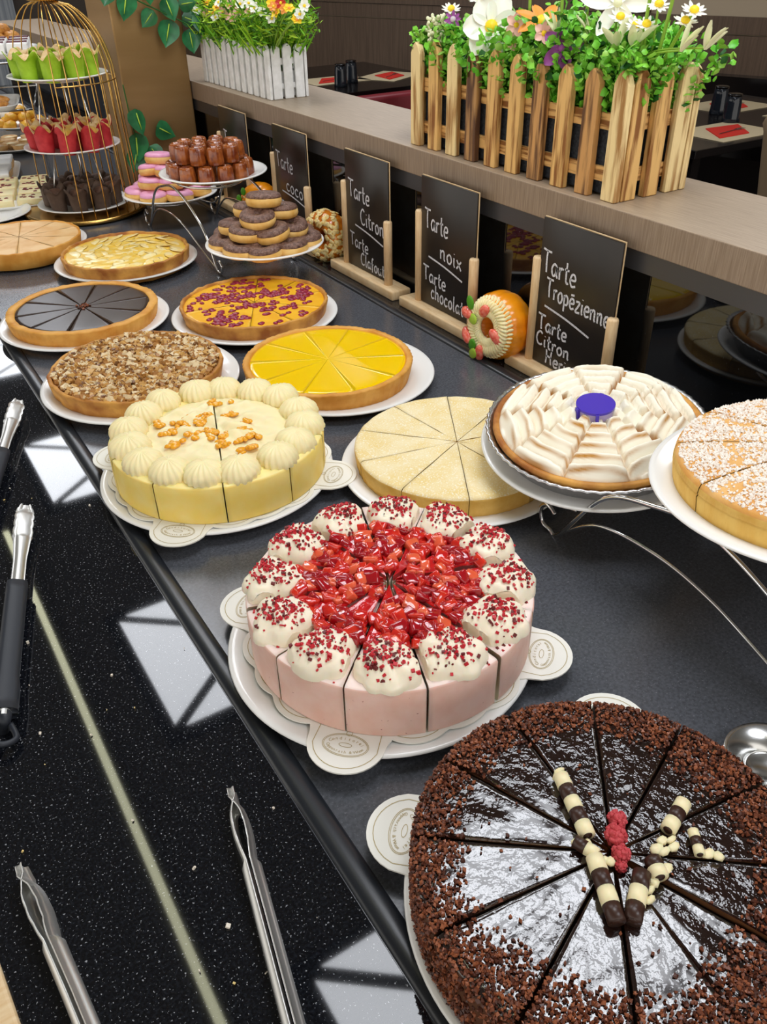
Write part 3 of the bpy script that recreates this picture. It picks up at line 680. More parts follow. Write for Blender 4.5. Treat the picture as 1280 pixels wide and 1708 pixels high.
for (x, y, r_) in ((.338, .232, .0075), (.328, .223, .0085), (.321, .211, .007), (.315, .2045, .0045)):
    mb = MB()
    for k in range(60):
        v = nr.normal(0, 1, 3); v /= np.linalg.norm(v); mb.add(sphere(tuple(v*r_*.82), r_*.26, 6, 4))
    mb.add(sphere((0, 0, 0), r_*.85, 10, 8)); mb.build('raspberry', 'raspberry', t, loc=(x-.320, y-.217, H+r_*.8))

# ------------------------------------------------------------------ wire cake stands
def arch(pts, r): return tube(spline(pts, 10), r, 8)
def cake_stand(name, label, x, yc, sx, half_len, zmid, zlow):
    t = thing(name, label, 'cake stand', (x, yc, .001))
    for side in (-1, 1):
        X = side*sx; a = half_len; q = zmid-.012; c = .007
        up = [(X, a-.006, .030), (X, a+.008, .037), (X, a+.019, .026), (X, a+.015, .008), (X, a, .0035), (X, a-.018, .008), (X, a*.60, zmid*.66), (X, a*.25, q-.008), (X, -a*.05, q), (X, -a*.4, q-.02), (X, -a*.75, zmid*.5), (X, -a*.93, .012), (X, -a, .0035), (X, -a-.014, .008), (X, -a-.017, .022), (X, -a-.008, .031), (X, -a+.003, .026)]
        MB().add(arch(up, .0030)).build('upper_arch', 'chrome', t)
        lo_ = [(X, a-.018, .008), (X, a*.62, zmid*.38), (X, a*.2, zmid*.47), (X, -a*.2, zmid*.40), (X, -a*.65, zmid*.18), (X, -a+.012, .0065)]
        MB().add(arch(lo_, .0022)).build('lower_arch', 'chrome', t)
    for yy, zz, rr in ((0, zmid-.008, .085), ):
        MB().add(tube([(rr*.9*math.cos(k*PI/20), yy+rr*math.sin(k*PI/20), zz) for k in range(40)], .0025, 8, closed=True)).build('plate_ring', 'chrome', t)
    return t
def low_ring(t, x, y, z, r, sx, a):
    MB().add(tube([(x+r*math.cos(k*PI/20), y+r*math.sin(k*PI/20), z) for k in range(40)], .0025, 8, closed=True)).build('plate_ring', 'chrome', t)
    for sd in (-1, 1):
        MB().add(tube(spline([(sd*sx, a*.80, .055), (sd*sx*.9+x*.1, a*.9, z-.008), (x+sd*r*.8, y-math.copysign(r*.6, a), z)], 6), .0025, 6)).build('support_arm', 'chrome', t)
sa = cake_stand('wire_cake_stand', 'chrome wire three-plate stand carrying the canelés and both donut piles', .748, 1.985, .092, .235, .153, .07)
low_ring(sa, .725-.748, 1.643-1.985, .070, .075, .092, -.235); low_ring(sa, .742-.748, 2.27-1.985, .045, .075, .092, .235)
sb = cake_stand('wire_cake_stand', 'chrome wire stand carrying the meringue pie and the pearl sugar cake', .735, .412, .12, .197, .142, .07)
plate(.125, (.748, 1.95, .1555), 'white plate of canelés on the upper level of the wire stand')
plate(.125, (.725, 1.643, .0735), 'white plate under the pyramid of chocolate donuts', h=.014)
plate(.125, (.742, 2.27, .0485), 'white plate under the heap of pink iced donuts', h=.014)
# meringue pie
mt_rot = (math.asin(.05), -math.asin(.1), 0)
def tilt_rot(nx_, ny_): return Vector((0, 0, 1)).rotation_difference(Vector((nx_, ny_, 1)).normalized()).to_euler()
mr = tilt_rot(-.10, -.05)
MC = Vector((.712, .645, .108)); nM = Vector((-.1, -.05, 1)).normalized()
low_ring(sb, .712-.735, .645-.412, .054, .08, .12, .197)
plate(.145, MC-nM*.0405, 'white plate tilted under the foil pan of the meringue pie', rot=mr)
p0 = MC-nM*.0335
o = MB().add(lathe([(0, 0), (.112, 0), (.115, .002), (.133, .0325), (.1365, .0345), (.139, .033), (.138, .0315), (.1355, .0328), (.1325, .031)], 180, fr=lambda t_, r, z: 1+(.008*math.cos(60*t_) if .001 < z and r > .12 else 0))).build('foil_pan', 'foil', loc=p0, rot=mr)
tag(o, 'crimped aluminium foil pan holding the toasted meringue pie', 'baking pan')
pie = thing('meringue_pie', 'toasted white meringue pie with purple plaque in a foil pan', 'pie', p0+nM*.0022, mr)
MB().add(lathe([(0, .001), (.1105, .001), (.130, .0305), (.1297, .034), (.1272, .0355), (.1225, .034), (.119, .029), (0, .028)], 160, fr=lambda t_, r, z: 1+(.004*noise.noise(Vector((math.cos(t_)*8, math.sin(t_)*8, z*30))) if z > .02 else 0))).build('crust', 'crust_dark', pie)
n1, n2 = 300, 84; V = []; F = []; tv = []
NS = 10; RM = .1225
for j in range(n2+1):
    for i in range(n1):
        th = 2*PI*i/n1; r = RM*j/n2; u = th/(2*PI)*NS+.22; k = math.floor(u); f = u-k-.5; rx = r*math.cos(f*2*PI/NS)
        ed = min(1, (.5-abs(f))*2*PI/NS*r/.0045); ed = max(0, ed); ed = ed*ed*(3-2*ed)
        wig = .25*nz(math.cos(th)*2.2+k*.3, math.sin(th)*2.2, k*1.7, 1.3)
        ph = (rx/RM*6.6+wig+.15*((k*7) % 5)); fr_ = ph-math.floor(ph); rid = (math.sin(PI*fr_))**.8
        asym = max(0, 1-abs(fr_-.30)/.62)
        cen = min(1, r/.03); out = 1 if r < .112 else max(0, (RM-r)/(RM-.112))
        xx, yy = r*math.cos(th), r*math.sin(th)
        h = .034+(.011*(1-(r/RM)**2)+.0115*asym*(.5+.5*ed)*cen+.004*ed+.002*nz(xx, yy, 2, 60))*math.sqrt(out)+(1-cen)*.006*nz(xx, yy, 0, 90)
        if j == n2: h = .031
        deep = {1: 1, 3: 1, 4: .7, 8: 1, 6: .5}.get((k+ (1 if f > 0 else 0)) % NS, .25) if abs(f) > .3 else 0
        h -= deep*(1-ed)*.008*(1 if r > .05 else 0)
        V.append((xx, yy, h)); band = max(0, 1-abs(fr_-.47)/.15)*1.15+max(0, 1-abs(fr_-.93)/.12)*.55
        tv.append(max(0, min(1, band*max(0, .55+1.3*nz(xx, yy, 7, 24))*cen*(.4+.6*ed)+(deep*(1-ed)*1.2 if r > .05 else 0)+max(0, nz(xx, yy, 9, 22)-.42)*1.2)))
for j in range(n2):
    for i in range(n1):
        i2 = (i+1) % n1; F.append((j*n1+i, (j+1)*n1+i, (j+1)*n1+i2, j*n1+i2))
mo = MB().add((V, F)).build('meringue_topping', 'meringue', pie)
at = mo.data.attributes.new('toast', 'FLOAT', 'POINT'); at.data.foreach_set('value', tv)
pq = [( .0225*math.cos(a), .0225*math.sin(a)) for k, a in enumerate(np.linspace(0, 2*PI, 40, endpoint=False))]
pl = MB().add(prism(pq, 0, .011), 0, False).build('plaque', 'lavender', pie, loc=(-.004, .002, .049))
m = MB().add(prism([(x*1.06, y*1.06) for x, y in pq], .0105, .0135), 0, False)
for a, w in ((math.radians(-128), .004), (math.radians(30), .005), (math.radians(165), .006)):
    c, s_ = math.cos(a), math.sin(a); m.add(box(.0215, .0262, -w/2, w/2, -.001, .0125), 0, False, rz=a)
m.build('purple_cap', 'purple_plaque', pl)
# pearl sugar cake
TC = Vector((.734, .367, .161)); nT = Vector((-.014, .061, 1)).normalized(); tr_ = tilt_rot(-.014, .061)
plate(.163, TC-nT*.017, 'white plate under the pearl sugar cake at the right frame edge', rot=tr_)
pc = thing('pearl_sugar_cake', 'golden brioche cake covered with white pearl sugar, cut by the right frame edge', 'cake', TC-nT*.0115, tr_)
R = .138
def dome(r): return .040+.012*(1-(r/.135)**2)
for k in range(10):
    d = .0011/2/math.sin(PI/10); a = math.radians(20)+2*PI*(k+.5)/10
    prof = [(0, dome(0))]+[(.135*q, dome(.135*q)) for q in (.2, .4, .6, .75, .88, .96, 1)]+[(R-.001, .036), (R, .03), (R-.001, .029), (R+.0005, .027), (R*.985, .002), (R*.98, 0), (0, 0)]
    V, F, ms = wedge(prof, PI/10*.998, d, 14, 1, 1); V = np.array(V); cz = [np.mean(V[list(f)], 0)[2] for f in F]; ms = [0 if cz[i] > .034 and i < len(F)-2 else 1 for i in range(len(F))]
    o = MB().add((V, F), ms).build('slice', ['brioche', 'brioche_side'], pc, rot=(0, 0, a))
    P = []
    while len(P) < 1100:
        r = .134*math.sqrt(nr.rand()); an = nr.uniform(-PI/10, PI/10)
        if nz(r*math.cos(an+a), r*math.sin(an+a), 4, 38) > .30 and nr.rand() < .85: continue
        if abs(an)*r > PI/10*r-.001: continue
        P.append((r*math.cos(an)+d, r*math.sin(an), dome(r)+.0004))
    f = MB(); scatter(f, P, nr.choice([.0021, .0028, .0036], len(P)), 1, shape='oct', flat=.8).build('pearl_sugar', 'pearl_sugar', o)['kind'] = 'stuff'
# small steel dish beside the chocolate cake
tag(MB().add(lathe([(0, .002), (.019, .002), (.021, .004), (.023, .010), (.038, .0175), (.041, .0185), (.0415, .0175), (.038, .0155), (.024, .007), (.022, 0), (0, 0)], 64)).build('steel_dish', 'steel', loc=(.534, .228, .0012)), 'small round steel dish behind the chocolate cake at the right frame edge', 'dish')

# ------------------------------------------------------------------ chalkboard signs with handwriting
G = {  # strokes in a unit box, x right, y up; x-height .55
 'T': (.62, [[(0, .98), (.35, .95), (.66, .97)], [(.33, .96), (.30, .5), (.34, .0)]]),
 'C': (.55, [[(.5, .86), (.3, .97), (.08, .75), (.02, .4), (.14, .08), (.36, .02), (.52, .14)]]),
 'H': (.66, [[(.06, 1.0), (.1, .5), (.06, 0)], [(.06, .5), (.3, .56), (.55, .5)], [(.55, 1.0), (.5, .5), (.56, .02)]]),
 'a': (.48, [[(.42, .48), (.22, .55), (.04, .32), (.12, .04), (.3, .08), (.42, .46)], [(.42, .5), (.41, .15), (.5, .0)]]),
 'r': (.34, [[(.06, .54), (.08, 0)], [(.08, .34), (.2, .53), (.34, .5)]]),
 't': (.34, [[(.15, .9), (.14, .2), (.22, .02), (.34, .06)], [(0, .58), (.34, .6)]]),
 'e': (.46, [[(.04, .28), (.4, .34), (.34, .54), (.14, .52), (.03, .26), (.16, .02), (.44, .1)]]),
 'c': (.42, [[(.38, .46), (.22, .55), (.05, .34), (.08, .08), (.24, 0), (.4, .1)]]),
 'o': (.46, [[(.22, .55), (.05, .36), (.1, .06), (.28, .01), (.42, .24), (.34, .5), (.2, .55)]]),
 'i': (.2, [[(.08, .52), (.09, .1), (.16, 0)], [(.09, .74), (.1, .78)]]),
 'n': (.5, [[(.05, .54), (.07, 0)], [(.07, .36), (.22, .54), (.36, .48), (.38, .1), (.46, 0)]]),
 'l': (.22, [[(.1, 1.0), (.08, .5), (.1, .06), (.2, 0)]]),
 'f': (.34, [[(.34, .92), (.2, .98), (.14, .7), (.14, -.15)], [(0, .5), (.32, .52)]]),
 'u': (.5, [[(.04, .52), (.06, .12), (.2, 0), (.36, .14), (.4, .54)], [(.4, .5), (.41, .1), (.5, 0)]]),
 's': (.36, [[(.32, .5), (.16, .55), (.06, .42), (.28, .2), (.24, .03), (.04, .04)]]),
 'h': (.5, [[(.06, 1.0), (.07, 0)], [(.07, .34), (.22, .54), (.37, .46), (.38, .08), (.46, 0)]]),
 'x': (.44, [[(.03, .52), (.4, .0)], [(.4, .54), (.02, .0)]]),
 'z': (.42, [[(.03, .52), (.38, .52), (.05, .02), (.42, .02)]]),
 'p': (.46, [[(.06, .54), (.07, -.32)], [(.07, .4), (.22, .55), (.4, .4), (.34, .1), (.1, .06)]]),
 'g': (.46, [[(.4, .48), (.2, .55), (.05, .34), (.14, .06), (.38, .2), (.4, .48), (.4, -.16), (.24, -.32), (.06, -.22)]]),
 '\u00e9': (.46, [[(.04, .28), (.4, .34), (.34, .54), (.14, .52), (.03, .26), (.16, .02), (.44, .1)], [(.1, .72), (.4, .76)]]),
}
BW, BH = .168, .236
def chalk_text(lines, unders):
    mb = MB()
    def stroke(pts, w=.0034):
        P = [(p[0], p[1]) for p in spline([(a, b, 0) for a, b in pts], 6)] if len(pts) > 2 else [pts[0], ((pts[0][0]+pts[1][0])/2, (pts[0][1]+pts[1][1])/2), pts[1]]
        tmp = MB(); ring2d(tmp, P, w, 0, closed=False); V = tmp.v[0]; Q = np.c_[V[:, 0], np.zeros(len(V)), V[:, 1]]
        Q[:, 0] += nr.normal(0, .00012, len(Q)); mb.add((Q, [tuple(reversed(f)) for f in tmp.f]), 0, False)
    for txt, x0, x1, yb, sz, sl in lines:    # fractions of the board: left, right, baseline from the top
        tot = sum(G[c][0]+.1 for c in txt)-.1; k = (x1-x0)*BW/tot; X = -BW/2+x0*BW
        for c in txt:
            w, ss = G[c]
            for s_ in ss:
                stroke([(X+a*k, BH*(1-yb)+b*sz*BH-sl*(X+a*k+BW/2)) for a, b in s_])
            X += (w+.1)*k
    for x0, x1, y0, y1 in unders: stroke([(-BW/2+x0*BW, BH*(1-y0)), (-BW/2+(x0+x1)/2*BW, BH*(1-(y0+y1)/2)+.002), (-BW/2+x1*BW, BH*(1-y1))])
    return mb
def sign(yc, label, lines, unders, shade=None):
    t = thing('chalkboard_sign', label, 'sign', (.905, yc, .0), (0, 0, -PI/2), group='chalkboard dessert signs')
    MB().add(box(-.13, .13, -.022, .024, .0, .0195, .003), 0).build('base', 'beech', t)
    for X, h in ((-.0905, .193), (.0865, .148)):
        m = MB().add(lathe([(0, .0195), (.0088, .0195), (.0088, h-.003), (.0075, h), (0, h)], 20)); m.build('post', 'beech_post', t, loc=(X, .002 if X < 0 else -.003, 0))
    b = MB().add(box(-BW/2, BW/2, .000, .0035, .0205, .0205+BH, .001), 0).build('board', 'chalkboard', t)
    MB().add(box(-BW/2-.0003, BW/2+.0008, .0034, .0052, .0205, .0205+BH+.0012), 0, False).build('board_backing', 'beech', t)
    if lines: chalk_text(lines, unders).build('chalk_writing', 'chalk', b, loc=(0, -.0006, .0205))
    return t
sign(1.238, 'chalkboard sign with Tarte noix and Tarte chocolat chalked on it, on a beech base', [('Tarte', .08, .52, .37, .15, .10), ('noix', .38, .78, .55, .13, .10), ('Tarte', .06, .50, .79, .12, .10), ('chocolat', .22, .84, .92, .12, .06)], [(.16, .80, .60, .685)])
sign(.902, 'chalkboard sign with Tarte Trop\u00e9zienne chalked on it, nearest the camera', [('Tarte', .04, .50, .34, .15, .12), ('Trop\u00e9zienne', .12, .96, .50, .13, .07), ('Tarte', .05, .46, .745, .11, .06), ('Citron', .05, .52, .86, .10, .05), ('Heringue', .2, .84, .97, .10, .04)], [(.12, .74, .575, .66)])
sign(1.522, 'chalkboard sign with Tarte Citron chalked on it, behind the almond ring', [('Tarte', .08, .58, .37, .15, .10), ('Citron', .36, .9, .56, .14, .10), ('Tarte', .08, .52, .80, .12, .10), ('Clafout', .34, .9, .94, .11, .05)], [(.22, .88, .615, .70)])
sign(1.865, 'chalkboard sign with Tarte coco chalked on it, behind the chocolate donut pile', [('Tarte', .08, .58, .37, .15, .10), ('coco', .34, .84, .56, .13, .10), ('Tarte', .1, .6, .82, .13, .10)], [(.2, .88, .605, .675)])
sign(2.19, 'chalkboard sign beside the gold column, mostly behind the canel\u00e9s', [('Tarte', .16, .66, .36, .15, .10)], [])

# ------------------------------------------------------------------ oversized display donuts leaning by the signs
def fake_ring(name, label, x, y, z, R, r, tilt, heading, mat):
    t = thing(name, label, 'donut', (x, y, z), group='oversized display donuts')
    t.rotation_euler = (tilt, 0, heading)     # local ring axis = +Y before tilt
    n1, n2 = 120, 28; V = []; F = []
    for i in range(n1):
        a = 2*PI*i/n1
        for j in range(n2):
            b = 2*PI*j/n2; rr = r*(1+.06*math.cos(b)*abs(math.cos(a*7))); X = R+rr*math.cos(b)
            V.append((X*math.cos(a), rr*1.4*math.sin(b), X*math.sin(a)))
    for i in range(n1):
        for j in range(n2): F.append((i*n2+j, ((i+1) % n1)*n2+j, ((i+1) % n1)*n2+(j+1) % n2, i*n2+(j+1) % n2))
    ms = []
    for f in F: c = np.mean([V[i] for i in f], 0); ms.append(1 if math.hypot(c[0], c[2]) < R-r*.35 else 0)
    MB().add((V, F), ms).build('dough_ring', [mat, 'fake_amber'], t)
    return t
# faces local -Y
t = fake_ring('display_donut', 'orange display donut with white cream, strawberries and mint between two chalkboard signs', .893, 1.058, .059, .034, .024, -.10, math.radians(-86), 'fake_orange')
mb = MB()
for k in range(44):
    a = 2*PI*k/44
    for j, (R_, y_, s_) in enumerate(((.027, -.031, .0085), (.038, -.031, .0095), (.045, -.024, .008))):
        mb.add(sphere((0, 0, 0), (s_*1.25, s_*.8, s_*.42), 10, 8), 0, mat=Matrix.Translation((R_*math.cos(a+.08*j), y_, R_*math.sin(a+.08*j))) @ Matrix.Rotation(-(a+.08*j+.35*(-1)**j), 4, 'Y'))
mb.build('cream_ring', 'cream', t)
for k, (a, R_, rl) in enumerate(((100, .030, .9), (165, .048, 1.6), (215, .050, 2.2), (262, .044, .3), (-12, .026, -.8))):
    a = math.radians(a); MB().add(sphere((0, 0, 0), (.0095, .007, .0175), 14, 10, lambda d, tt, ph: 1-.25*d[2])).build('strawberry_piece', 'strawberry', t, loc=(R_*math.cos(a), -.037, R_*math.sin(a)), rot=(.3, rl, 0))
for k, (a, R_, m_) in enumerate(((140, .052, 'mint'), (238, .043, 'mint'), (250, .054, 'kiwi'), (165, .030, 'kiwi'))):
    a = math.radians(a); MB().add(sphere((0, 0, 0), (.0095, .0026, .013), 12, 8)).build('mint_leaf' if m_ == 'mint' else 'kiwi_piece', m_, t, loc=(R_*math.cos(a), -.0405, R_*math.sin(a)), rot=(.2, .5*k, 0))
t = fake_ring('display_donut', 'amber display donut covered in almond flakes beside the chocolate donut pile', .905, 1.702, .056, .034, .0215, 0, math.radians(-72), 'fake_amber')
mb = MB()
for k in range(250):
    a, b = nr.uniform(0, 2*PI), nr.uniform(-2.6, .6)
    if math.sin(b) > .7: continue
    rr = .0225; X = .034+rr*math.cos(b); p = Vector((X*math.cos(a), rr*1.4*math.sin(b), X*math.sin(a))); nn = Vector((math.cos(b)*math.cos(a), math.sin(b), math.cos(b)*math.sin(a)))
    if math.hypot(p.x, p.z) < .027: continue
    q = nn.to_track_quat('Z', 'Y').to_matrix().to_4x4()
    mb.add(sphere((0, 0, 0), (.0072, .0052, .0016), 8, 5), 0, mat=Matrix.Translation(p) @ q @ Matrix.Rotation(nr.uniform(0, 6), 4, 'Z') @ Matrix.Rotation(nr.normal(0, .3), 4, 'X'))
mb.build('almond_flakes', 'almond', t)['kind'] = 'stuff'
t = fake_ring('display_donut', 'orange display donut with cream showing above the chocolate donut pile', .892, 2.02, .057, .034, .022, 0, math.radians(-60), 'fake_orange')
mb = MB()
for k in range(26):
    a = 2*PI*k/26; mb.add(sphere((.036*math.cos(a), -.024, .036*math.sin(a)), (.0095, .007, .007), 10, 8))
mb.build('cream_ring', 'cream', t)
for a in (2.2, 2.7): MB().add(sphere((0, 0, 0), (.008, .0025, .011), 12, 8)).build('mint_leaf', 'mint', t, loc=(.048*math.cos(a), -.033, .048*math.sin(a)), rot=(.2, .5, 0))

# ------------------------------------------------------------------ donuts
def donut_parts(root, icing, R=.0345, h=.028):
    prof = [(.004, 0), (R*.72, .0), (R*.92, .003), (R, h*.38), (R*.965, h*.64), (R*.8, h*.74), (.006, h*.7)]
    MB().add(lathe(prof, 36)).build('dough', 'dough', root)
    def fr(t, r, z): return 1+(.03*noise.noise(Vector((math.cos(t)*2.5, math.sin(t)*2.5, .3))) if z < h*.75 else 0)
    MB().add(lathe([(R*.86, h*.62), (R*.955, h*.65), (R*.97, h*.73), (R*.9, h*.9), (R*.72, h*1.0), (R*.45, h*1.0), (R*.24, h*.86), (R*.17, h*.7)], 40, fr=fr)).build('icing', icing, root)
d0 = None
LAYN = ['bottom layer', 'second layer', 'third layer', 'top']
def pile(name, adj, icing, cat, cx, cy, z0, layers, hstep, R, what, group, h=.028):
    first = None
    for li, (n, rr, off) in enumerate(layers):
        cnt = {}
        for k in range(n):
            a = off+2*PI*k/n; x, y = rr*math.cos(a), rr*math.sin(a); w = where(x, y)
            if n > 1:
                # ordinal inside an eighth keeps the labels apart
                cnt[w] = cnt.get(w, 0)+1
                lb = '%s donut in the %s of %s, %s%s' % (adj, LAYN[li], what, w, '' if cnt[w] == 1 else ' next to its like')
            else: lb = '%s donut crowning %s' % (adj, what)
            loc = (cx+x+nr.normal(0, .0015), cy+y+nr.normal(0, .0015), z0+li*hstep+nr.uniform(0, .0015)); rot = (nr.normal(0, .05)+(.07 if li else .03)*math.sin(a), nr.normal(0, .05)-(.07 if li else .03)*math.cos(a)*-1, nr.uniform(0, 6))
            if first is None:
                first = thing(name, lb, cat, loc, rot, group); donut_parts(first, icing, R, h)
            else: dup(first, loc, rot, lb)
pile('chocolate_donut', 'chocolate-iced', 'choc_icing', 'donut', .725, 1.643, .079, [(9, .082, .1), (6, .055, .45), (3, .036, -2.3), (1, 0.008, -1.5)], .0272, .0375, 'the pyramid', 'chocolate donuts piled on the wire stand')
pile('pink_donut', 'pink-iced', 'pink_icing', 'donut', .738, 2.27, .054, [(7, .078, .25), (5, .048, .9), (3, .034, 2.6), (1, .018, 2.2)], .0262, .0365, 'the pink heap', 'pink donuts heaped behind the canel\u00e9s', h=.028)
# ------------------------------------------------------------------ caneles
def canele_parts(root):
    prof = [(0, 0), (.0165, 0), (.0178, .002), (.0184, .012), (.0176, .024), (.0166, .033), (.0145, .0365), (.011, .0375), (.0095, .035), (0, .0335)]
    return prof
cfirst = None
for li, (z, rings) in enumerate(((.1605, ((12, .083, .05), (7, .045, .3), (1, 0, 0))), (.1985, ((10, .066, .2), (4, .028, .5))))):
    for ri, (n, rr, off) in enumerate(rings):
        cnt = {}
        for k in range(n):
            a = off+2*PI*k/n; x, y = rr*math.cos(a), rr*math.sin(a); w = where(x, y); cnt[w] = cnt.get(w, 0)+1
            lb = 'glossy brown canel\u00e9 in the %s %s, %s%s' % (('bottom', 'upper')[li], ('outer ring', 'inner ring', 'middle')[ri], w, '' if cnt[w] == 1 else ' beside another')
            loc = (.742+x+nr.normal(0, .001), 1.955+y+nr.normal(0, .001), z); rot = (nr.normal(0, .035), nr.normal(0, .035), nr.uniform(0, 6))
            if cfirst is None:
                V, F = lathe(canele_parts(None), 48, fr=lambda t_, r, zz: 1+(.07*abs(math.cos(6*t_))-.04 if r > .009 else 0))
                cfirst = MB().add((V, F)).build('canele', 'canele', loc=loc, rot=rot); tag(cfirst, lb, 'pastry', 'canel\u00e9s stacked on the wire stand')
            else: dup(cfirst, loc, rot, lb)

# ------------------------------------------------------------------ three tier cupcake cage
CX_, CY_ = .56, 2.46
cg = thing('cupcake_cage', 'gold wire birdcage stand holding three plates of tulip muffins', 'cake stand', (CX_, CY_, .001))
MB().add(lathe([(0, 0), (.150, 0), (.162, .003), (.164, .008), (.160, .013), (.150, .012), (0, .012)], 72)).build('base_plate', 'gold', cg)
def cage_pt(a, z):
    if z <= .33: r = .152-.012*z/.33
    else: q = (z-.33)/.17; r = .140*math.sqrt(max(0, 1-q*q))*.86+.140*(1-q)*.14+.018*q
    return (r*math.cos(a), r*math.sin(a), z)
for k in range(20):
    a = math.radians(-108+k*12.2)
    MB().add(tube([cage_pt(a, z) for z in list(np.linspace(.012, .33, 8))+list(np.linspace(.35, .5, 14))], .0016, 6)).build('wire', 'gold', cg)
MB().add(tube([(.1405*math.cos(math.radians(q)), .1405*math.sin(math.radians(q)), .325) for q in range(-108, 126, 6)], .0017, 6)).build('hoop', 'gold', cg)
MB().add(lathe([(0, .498), (.03, .498), (.038, .501), (.036, .506), (.012, .512), (.008, .53), (0, .535)], 32)).build('crown', 'gold', cg)
for z0, z1 in ((.028, .158), (.172, .326)):
    for k in range(3):
        a = 2*PI*k/3-.9; MB().add(tube([(.085*math.cos(a), .085*math.sin(a), z0), (.055*math.cos(a), .055*math.sin(a), z1)], .002, 6)).build('support_leg', 'steel', cg)
for z, l in ((.0135, 'white plate of brown muffins on the cage floor'), (.160, 'white plate of red muffins in the middle of the cage'), (.3265, 'white plate of green muffins at the top of the cage')):
    plate(.124, (CX_, CY_, z), l, h=.013)
def tulip(root, paper, crumb):
    prof_n = 48; H1 = .043; V = []; F = []
    rows = [(0, .0), (.0185, 0), (.0195, .002), (.0220, .018), (.0245, H1)]
    for i in range(prof_n):
        t_ = 2*PI*i/prof_n; pet = abs(math.cos(2*t_))
        for r, z in rows+[(.0262, H1+.004+.009*pet**1.3), (.0300+.002*pet, H1+.005+.019*pet**1.6)]:
            q = r*(1-.07*(1-pet)*(z > .01)); V.append((q*math.cos(t_), q*math.sin(t_), z))
    k = 7
    for i in range(prof_n):
        i2 = (i+1) % prof_n
        for j in range(k-1): F.append((i*k+j, i2*k+j, i2*k+j+1, i*k+j+1))
    V2 = [(x*.965, y*.965, z+.0004 if z > .003 else z+.001) for x, y, z in V]; n0 = len(V); F2 = [tuple(n0+i for i in reversed(f)) for f in F]
    top = [(i*k+k-1, ((i+1) % prof_n)*k+k-1, n0+((i+1) % prof_n)*k+k-1, n0+i*k+k-1) for i in range(prof_n)]
    MB().add((V+V2, F+F2+top), [0]*len(F)+[1]*len(F2)+[0]*len(top)).build('tulip_wrapper', [paper, 'muffin_pale' if 'brown' not in paper else paper], root)
    MB().add(sphere((0, 0, .045), (.0232, .0232, .016), 24, 10, lambda d, tt, ph: 1+.06*nz(d[0], d[1], d[2], 3), vmin=-.4)).build('muffin', crumb, root)
for nm, col, paper, crumb, z, lev in (('green_muffin', 'green', 'paper_green', 'muffin_pale', .332, 'upper'), ('red_muffin', 'red', 'paper_red', 'muffin_gold', .1655, 'middle'), ('brown_muffin', 'dark brown', 'paper_brown', 'muffin_dark', .019, 'lowest')):
    first = None
    for ri, (n, rr, off) in enumerate(((9, .0865, .12), (3, .033, .4))):
        cnt = {}
        for k in range(n):
            a = off+2*PI*k/n; x, y = rr*math.cos(a), rr*math.sin(a); w = where(x, y); cnt[w] = cnt.get(w, 0)+1
            lb = '%s paper muffin, %s cage plate, %s, %s%s' % (col, lev, ('outer ring', 'centre')[ri], w, '' if cnt[w] == 1 else ' beside a twin')
            loc = (CX_+x, CY_+y, z); rot = (nr.normal(0, .03)-.1*math.sin(a)*(ri == 0), nr.normal(0, .03)+.1*math.cos(a)*(ri == 0), nr.uniform(0, 6))
            if first is None: first = thing(nm, lb, 'muffin', loc, rot, '%s tulip muffins on the cage' % col); tulip(first, paper, crumb)
            else: dup(first, loc, rot, lb)

# ------------------------------------------------------------------ picket planters
LZ = .29
def picket_box(name, label, x0, x1, y0, y1, H, nfront, nside, w, th, mats, railmats, liner, liner_h, pt, rails, jit):
    t = thing(name, label, 'planter', ((x0+x1)/2, (y0+y1)/2, LZ)); ax, ay = (x1-x0)/2, (y1-y0)/2
    def picket(cx, cy, rz, k):
        hh = H*(1+nr.uniform(-jit, jit)); P = [(-w/2, 0), (w/2, 0), (w/2, hh-pt), (w*.28, hh-pt*.35), (0, hh), (-w*.28, hh-pt*.35), (-w/2, hh-pt)]
        bm = bmesh.new(); f0 = bm.faces.new([bm.verts.new((x, 0, z)) for x, z in P]); r = bmesh.ops.extrude_face_region(bm, geom=[f0])
        for v in r['geom']:
            if isinstance(v, bmesh.types.BMVert): v.co.y += th
        bmesh.ops.recalc_face_normals(bm, faces=bm.faces[:]); bmesh.ops.bevel(bm, geom=bm.edges[:], offset=min(.0012, th*.2), segments=1, affect='EDGES'); bm.verts.index_update()
        VF = ([tuple(v.co) for v in bm.verts], [tuple(v.index for v in f.verts) for f in bm.faces]); bm.free()
        MB().add(VF, 0, False).build('picket', mats[k % len(mats)], t, loc=(cx, cy, 0), rot=(0, 0, rz))
    k = 0
    for i in range(nfront):
        y = -ay+w*.5+(2*ay-w)*i/(nfront-1)
        picket(-ax, y, -PI/2, rnd.randrange(9)); picket(ax, y, PI/2, rnd.randrange(9))
    for i in range(nside):
        x = -ax+th+.003+w*.5+(2*ax-2*th-.006-w)*i/(nside-1)
        picket(x, -ay, 0, rnd.randrange(9)); picket(x, ay, PI, rnd.randrange(9))
    i_ = th+.0005; rt = .006
    for z0, z1 in rails:
        for s_ in (-1, 1):
            X0, X1 = sorted((s_*(ax-i_), s_*(ax-i_-rt))); MB().add(box(X0, X1, -ay+i_, ay-i_, z0, z1), 0, False).build('rail', railmats[0], t)
            Y0, Y1 = sorted((s_*(ay-i_), s_*(ay-i_-rt))); MB().add(box(-ax+i_+rt+.0005, ax-i_-rt-.0005, Y0, Y1, z0, z1), 0, False).build('rail', railmats[1], t)
    q = i_+rt+.001
    MB().add(box(-ax+q, ax-q, -ay+q, ay-q, .002, liner_h, .003), 0, False).build('liner_box', liner, t)
    return t
